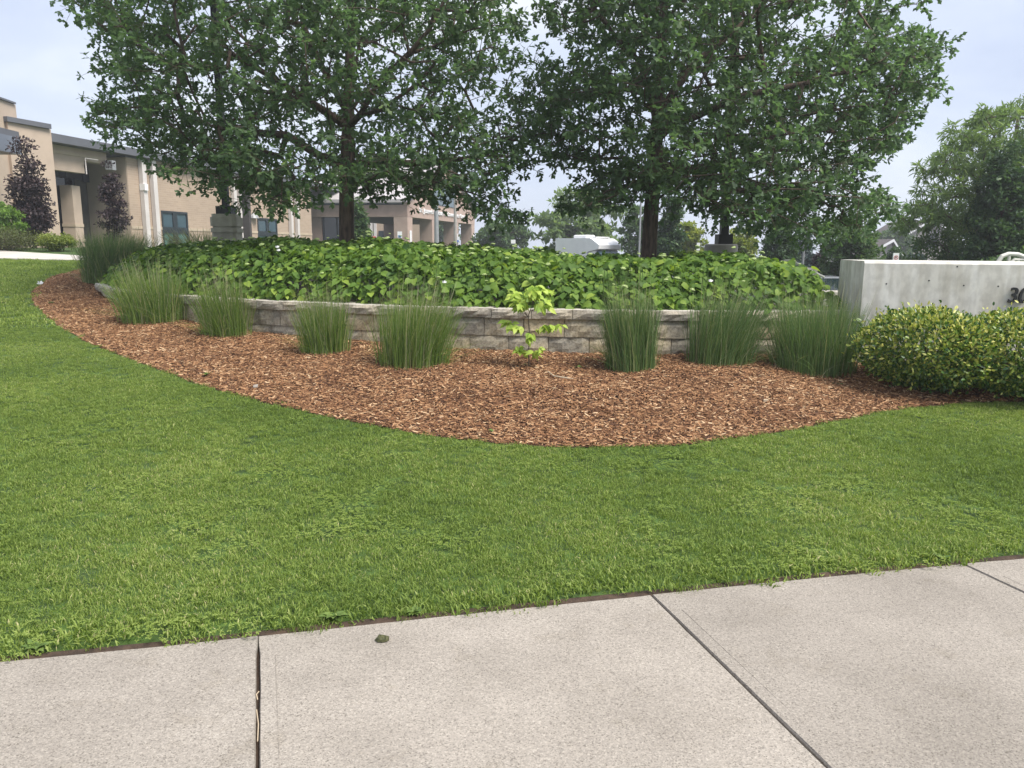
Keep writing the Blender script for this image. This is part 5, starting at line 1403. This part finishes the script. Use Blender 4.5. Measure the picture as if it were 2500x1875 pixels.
MB().box(a.x - 5 * k, a.x + 5 * k, 39.97, 39.988, a.z + .6 * k, a.z + 4 * k).build('red_band', M['red'], t)
MB().box(a.x - 5 * k, a.x + 5 * k, 39.97, 39.988, a.z - 3.5 * k, a.z - 1.2 * k).build('red_band', M['red'], t)
sign('small blank white sign between the canopy and the camper', 'sign', 1253, 590, 11, 9, 38, None)
sign('narrow pale sign panel left of the round lamp base', 'sign', 1705, 602, 8, 18, 26, None)

# stairs beyond the hydrangeas: cheek wall, low wall and handrail
a, b, c = P(1935, 660, 13.5), P(1996, 660, 13.5), P(2046, 660, 13.5)
stw = thing('stair_wall', 'pale concrete stair wall stepping down behind the hydrangeas', 'wall', (b.x, 13.5, 0))
MB().box(a.x - .4, b.x, 13.5, 13.8, -.4, P(1970, 654, 13.5).z, bev=.02).build('upper_wall', M['path'], stw)
MB().box(b.x + .002, c.x + .4, 13.5, 13.8, -.4, P(2015, 711, 13.5).z, bev=.02).build('lower_wall', M['path'], stw)
hr = thing('handrail', 'cream painted stair handrail sloping down past the hydrangeas', 'handrail', tuple(P(1935, 660, 12.9)))
MB().tube([P(1914, 646, 12.9), P(1913, 637, 12.9), P(1918, 636, 12.9), P(1934, 637, 12.9), P(1970, 656, 12.9), P(2012, 677, 12.9)], .022, 10).build('rail', M['rail'], hr)
for u, v in ((1925, 637), (1985, 664)):
    q = P(u, v, 12.9); MB().tube([q, (q.x, 12.9, .2)], .016, 8).build('post', M['rail'], hr)
hr = thing('handrail', 'pair of cream looped handrails rising behind the house number wall', 'handrail', tuple(P(2480, 645, 10.5)))
MB().tube([P(2432, 660, 10.5), P(2436, 640, 10.5), P(2446, 626, 10.5), P(2462, 620, 10.5), P(2484, 621, 10.5), P(2510, 631, 10.5), P(2560, 655, 10.5)], .03, 10).build('outer_loop', M['rail'], hr)
MB().tube([P(2462, 660, 10.5), P(2467, 642, 10.5), P(2476, 634, 10.5), P(2500, 634, 10.5), P(2560, 660, 10.5)], .022, 10).build('inner_loop', M['rail'], hr)
for u, v in ((2464, 621), (2485, 635)):
    q = P(u, v, 10.5); MB().tube([q, (q.x, 10.5, .3)], .022, 8).build('post', M['rail'], hr)

# parked car
def extrude_profile(mb, prof, y0, y1, fr, inset=None):
    n = len(prof); V = []
    for y, sc in ((y0, 1), (y1, 1)):
        for x, z_ in prof: q = fr(x, y); V.append((q[0], q[1], z_))
    mb.add(V, [tuple(range(n)), tuple(range(2 * n - 1, n - 1, -1))] + [(i, i + n, (i + 1) % n + n, (i + 1) % n) for i in range(n)]); return mb
cp0 = P(2003, 690, 27); zc0 = float(T(cp0.x, 27)) + .02
car = thing('parked_car', 'silver car with dark grille parked beyond the stair wall', 'car', (cp0.x, 27, zc0))
def fc(x, y): # x forward toward camera-right, y across
    c_, s_ = math.cos(R(-86)), math.sin(R(-86)); return (cp0.x + c_ * x - s_ * y, 27 + s_ * x + c_ * y)
body = [(-2.2, zc0 + .35), (2.1, zc0 + .28), (2.2, zc0 + .5), (2.12, zc0 + .78), (1.1, zc0 + .95), (-2.0, zc0 + 1.0), (-2.25, zc0 + .7)]
extrude_profile(MB(), body, -.88, .88, fc).build('body', M['carpaint'], car)
cab = [(1.05, zc0 + .953), (.25, zc0 + 1.45), (-1.3, zc0 + 1.5), (-1.95, zc0 + 1.0)]
extrude_profile(MB(), cab, -.76, .76, fc).build('cabin', M['glass'], car)
roof = [(.3, zc0 + 1.43), (.24, zc0 + 1.47), (-1.3, zc0 + 1.53), (-1.4, zc0 + 1.47)]
extrude_profile(MB(), roof, -.72, .72, fc).build('roof', M['carpaint'], car)
MB().hexa([(*fc(2.17, -.6), zc0 + .42), (*fc(2.23, -.6), zc0 + .42), (*fc(2.23, .6), zc0 + .42), (*fc(2.17, .6), zc0 + .42), (*fc(2.12, -.6), zc0 + .72), (*fc(2.19, -.6), zc0 + .72), (*fc(2.19, .6), zc0 + .72), (*fc(2.12, .6), zc0 + .72)]).build('grille', M['cardark'], car)
MB().hexa([(*fc(2.2, -.25), zc0 + .5), (*fc(2.25, -.25), zc0 + .5), (*fc(2.25, .25), zc0 + .5), (*fc(2.2, .25), zc0 + .5), (*fc(2.18, -.25), zc0 + .61), (*fc(2.24, -.25), zc0 + .61), (*fc(2.24, .25), zc0 + .61), (*fc(2.18, .25), zc0 + .61)]).build('number_plate', M['white'], car)
for y in (-.72, .72):
    q = fc(2.1, y); MB().box(q[0] - .16, q[0] + .16, q[1] - .12, q[1] + .12, zc0 + .62, zc0 + .8).build('headlight', M['white'], car)
    for x in (1.4, -1.4):
        e0, e1 = fc(x, y - .1), fc(x, y + .1); MB().tube([(*e0, zc0 + .33), (*e1, zc0 + .33)], .33, 16).build('wheel', M['black'], car)

# camper
rp = P(1462, 600, 46); zr0 = float(T(rp.x, 46)) + .02
rvt = thing('camper_van', 'white camper with cab-over nose parked behind the hydrangeas', 'camper', (rp.x, 46, zr0))
def fr_(x, y):
    c_, s_ = math.cos(R(-48)), math.sin(R(-48)); return (rp.x + c_ * x - s_ * y, 46 + s_ * x + c_ * y)
ZT = P(1433, 581, 45).z
bodyp = [(-2.6, zr0 + .6), (0, zr0 + .6), (0, ZT - .8), (.9, ZT - .62), (.95, ZT - .4), (.35, ZT - .05), (0.2, ZT), (-2.6, ZT)]
extrude_profile(MB(), bodyp, -1.05, 1.05, fr_).build('body', M['white'], rvt)
cabp = [(0.005, zr0 + .5), (1.9, zr0 + .5), (1.9, zr0 + 1.0), (.95, ZT - 1.35), (.55, ZT - .72), (0.005, ZT - .82)]
extrude_profile(MB(), cabp, -.95, .95, fr_).build('cab', M['white'], rvt)
MB().hexa([(*fr_(1.05, -.85), ZT - 1.38), (*fr_(1.0, .85), ZT - 1.38), (*fr_(.9, .85), ZT - 1.4), (*fr_(.9, -.85), ZT - 1.4), (*fr_(.75, -.82), ZT - .73), (*fr_(.75, .82), ZT - .73), (*fr_(.5, .82), ZT - .75), (*fr_(.5, -.82), ZT - .75)]).build('windscreen', M['glassblue'], rvt)
MB().box(-1.6, -.6, -.5, .3, ZT + .003, ZT + .2, fr=fr_, bev=.05).build('roof_unit', M['white'], rvt)
MB().box(.0, .3, -.6, .6, ZT + .003, ZT + .09, fr=fr_).build('roof_rail', M['white'], rvt)
MB().box(-1.9, -1.4, -1.075, -1.053, ZT - 1.3, ZT - .9, fr=fr_).build('side_window', M['frame'], rvt)
MB().box(-2.63, -2.603, -1.0, -.8, ZT - 1.2, ZT - .3, fr=fr_).build('rear_lamp', M['red'], rvt)
for y in (-1.0, 1.0):
    for x in (1.2, -1.8):
        MB().tube([(*fr_(x, y - .12), zr0 + .38), (*fr_(x, y + .12), zr0 + .38)], .38, 16).build('wheel', M['black'], rvt)

# far houses
def house(label, u0, u1, vr, ve, Y, ridge=.5):
    a, b = P(u0, 600, Y), P(u1, 600, Y); zr_, ze = P(u0, vr, Y).z, P(u0, ve, Y).z; g0 = -1.2
    t = thing('house', label, 'house', ((a.x + b.x) / 2, Y, g0)); w = b.x - a.x; y1 = Y + 8; xm = a.x + w * ridge
    pymesh('wall', [(a.x, Y, g0), (b.x, Y, g0), (b.x, y1, g0), (a.x, y1, g0), (a.x, Y, ze), (b.x, Y, ze), (b.x, y1, ze), (a.x, y1, ze), (xm, Y, zr_), (xm, y1, zr_)],
           [(0, 1, 5, 8, 4), (2, 3, 7, 9, 6), (1, 2, 6, 5), (3, 0, 4, 7)], M['pedestal2'], t)
    o = .5; q = (ze - zr_) / (w * ridge) * o
    pymesh('roof', [(a.x - o, Y - o, ze + q), (xm, Y - o, zr_), (xm, y1, zr_), (a.x - o, y1, ze + q), (b.x + o, Y - o, ze + q), (b.x + o, y1, ze + q), (a.x - o, Y - o, ze + q + .25), (xm, Y - o, zr_ + .25), (xm, y1, zr_ + .25), (a.x - o, y1, ze + q + .25), (b.x + o, Y - o, ze + q + .25), (b.x + o, y1, ze + q + .25)],
           [(6, 7, 8, 9), (7, 10, 11, 8), (0, 3, 2, 1), (1, 2, 5, 4)], M['roofshingle'], t)
    pymesh('roof_trim', [(a.x - o, Y - o - .02, ze + q), (xm, Y - o - .02, zr_), (b.x + o, Y - o - .02, ze + q), (a.x - o, Y - o - .02, ze + q + .26), (xm, Y - o - .02, zr_ + .26), (b.x + o, Y - o - .02, ze + q + .26)], [(0, 1, 4, 3), (1, 2, 5, 4)], M['white'], t)
    wa, wb = a.x + w * .35, a.x + w * .6
    MB().box(wa, wb, Y - .06, Y - .004, ze - 1.6, ze - .3).build('window', M['glass'], t)
house('house with dark shingle roof between the wide green tree and spruce', 2120, 2188, 590, 622, 70, .8)
house('house with pale gable edge under the large feathery tree', 2222, 2330, 542, 566, 80, .35)

# ================================================================== SMALL THINGS ON THE GROUND
p = G(935, 1568); p.z = .012
g = random.Random(4); V = []; Fc = []
for k in range(3):
    for j in range(8):
        a = 2 * math.pi * j / 8; r_ = (.024, .018, .008)[k] * g.uniform(.7, 1.25)
        V.append((p.x + r_ * math.cos(a) * 1.2, p.y + r_ * math.sin(a), p.z + (.002, .014, .016)[k] * g.uniform(.6, 1.3)))
for k in range(2):
    for j in range(8): Fc.append((k * 8 + j, k * 8 + (j + 1) % 8, k * 8 + 8 + (j + 1) % 8, k * 8 + 8 + j))
Fc.append(tuple(range(16, 24))); tag(pymesh('fallen_leaf', V, Fc, M['dryleaf']), 'curled dark green leaf lying alone on the pavement', 'leaf')
q = G(98, 697)
petals_o = petals('crumpled_paper', q + Vector((0, 0, .03)), .07, None, 9); tag(petals_o, 'crumpled white scrap lying at the outer mulch edge', 'litter')
a, b, c, e = [Vector((q.x, q.y, q.z + .05)) for q in (G(1337, 918), G(1352, 930), G(1375, 934), G(1402, 938))]
tag(MB().tube([a, b, c, e], [.004, .007, .009, .006], 6).build('fallen_stick', M['stick']), 'pale curved stick lying on the mulch near the sapling', 'stick')
for (u, v, sz, lab, mt) in ((625, 954, .02, 'small pale grey stone chip near the mulch edge', 'captop'), (1868, 990, .018, 'small tan wood block lying before the broad grass clump', 'stick')):
    q = G(u, v); g = random.Random(u); V = [(q.x + x * sz * g.uniform(.7, 1.1), q.y + y * sz * .7 * g.uniform(.7, 1.1), q.z + .045 + z_ * sz * .6 * g.uniform(.7, 1.1)) for x, y, z_ in ((-1, -1, -1), (1, -1, -1), (1, 1, -1), (-1, 1, -1), (-1, -1, 1), (1, -1, 1), (1, 1, 1), (-1, 1, 1))]
    tag(MB().hexa(V).build('stone_chip' if mt == 'captop' else 'wood_chip', M[mt]), lab, 'stone' if mt == 'captop' else 'wood chip')
def weed(u, v, size, label, n=9, z_=None, mat='weed'):
    q = G(u, v); z0 = q.z + (.03 if z_ is None else z_); t = thing('weed_plant', label, 'weed', (q.x, q.y, z0), None)
    gg = np.random.default_rng(u); a = gg.random(n) * 6.283
    ax = np.stack([np.cos(a), np.sin(a), gg.uniform(.35, 1.0, n)], 1); nm = np.stack([-np.cos(a) * .5, -np.sin(a) * .5, np.ones(n)], 1)
    pieces('leaf', 'foliage', *OVATE, np.array([[q.x, q.y, z0]] * n), frames(ax, nm), gg.uniform(.7, 1.2, n) * np.array(size), lcol(n, .4, .25, gg), M[mat], t, 300)
weed(1412, 905, .05, 'small weed rosette in the mulch left of the dark grass clump')
weed(1284, 898, .04, 'little green sprout at the foot of the lime sapling')
weed(1236, 930, .04, 'small grey-green weed in the mulch before the sapling')
weed(505, 922, .05, 'low weed at the mulch edge below the thin grass clump')
weed(125, 745, .05, 'green weed patch in the mulch near the white scrap', 26)
weed(1200, 1062, .03, 'tiny weed on the mulch at its lawn edge')
weed(815, 1512, .055, 'broad-leaved weed in the lawn edge above the lone leaf', 16, .01)
weed(1010, 1500, .035, 'flat dark weed in the lawn edge right of the broad-leaved one', 22, .01)
weed(90, 1590, .05, 'weed growing at the pavement edge near the frame corner', 22, .01)
weed(2300, 1370, .045, 'weed tuft at the pavement edge by the last joint', 20, .01)
# joint litter: dry grass stems in the left pavement joint
tj = MB()
for (v0, v1, dx) in ((1690, 1710, .004), (1735, 1812, -.003)):
    a, b = G(629 + dx * 100, v0), G(629, v1); tj.tube([(a.x + dx, a.y, .006), ((a.x + b.x) / 2 - dx, (a.y + b.y) / 2, .01), (b.x, b.y, .006)], .002, 5)
tag(tj.build('dry_stem', M['stick']), 'dry grass stems caught in the left pavement joint', 'dry stem')

# ------------------------------------------------------------------ thin scattering volume added to imitate lens veil
hm, hn_, hl_ = newmat('veil_haze_mat')
ho = hn_.new('ShaderNodeOutputMaterial'); hv = hn_.new('ShaderNodeVolumePrincipled')
hv.inputs['Color'].default_value = (0.93, 0.95, 1.0, 1); hv.inputs['Density'].default_value = 0.0017; hv.inputs['Anisotropy'].default_value = 0.25
hl_.new(hv.outputs[0], ho.inputs['Volume'])
hz = MB().box(-310, 310, -140, 310, -4.0, 13.5).build('veil_haze', hm); hz['kind'] = 'stuff'
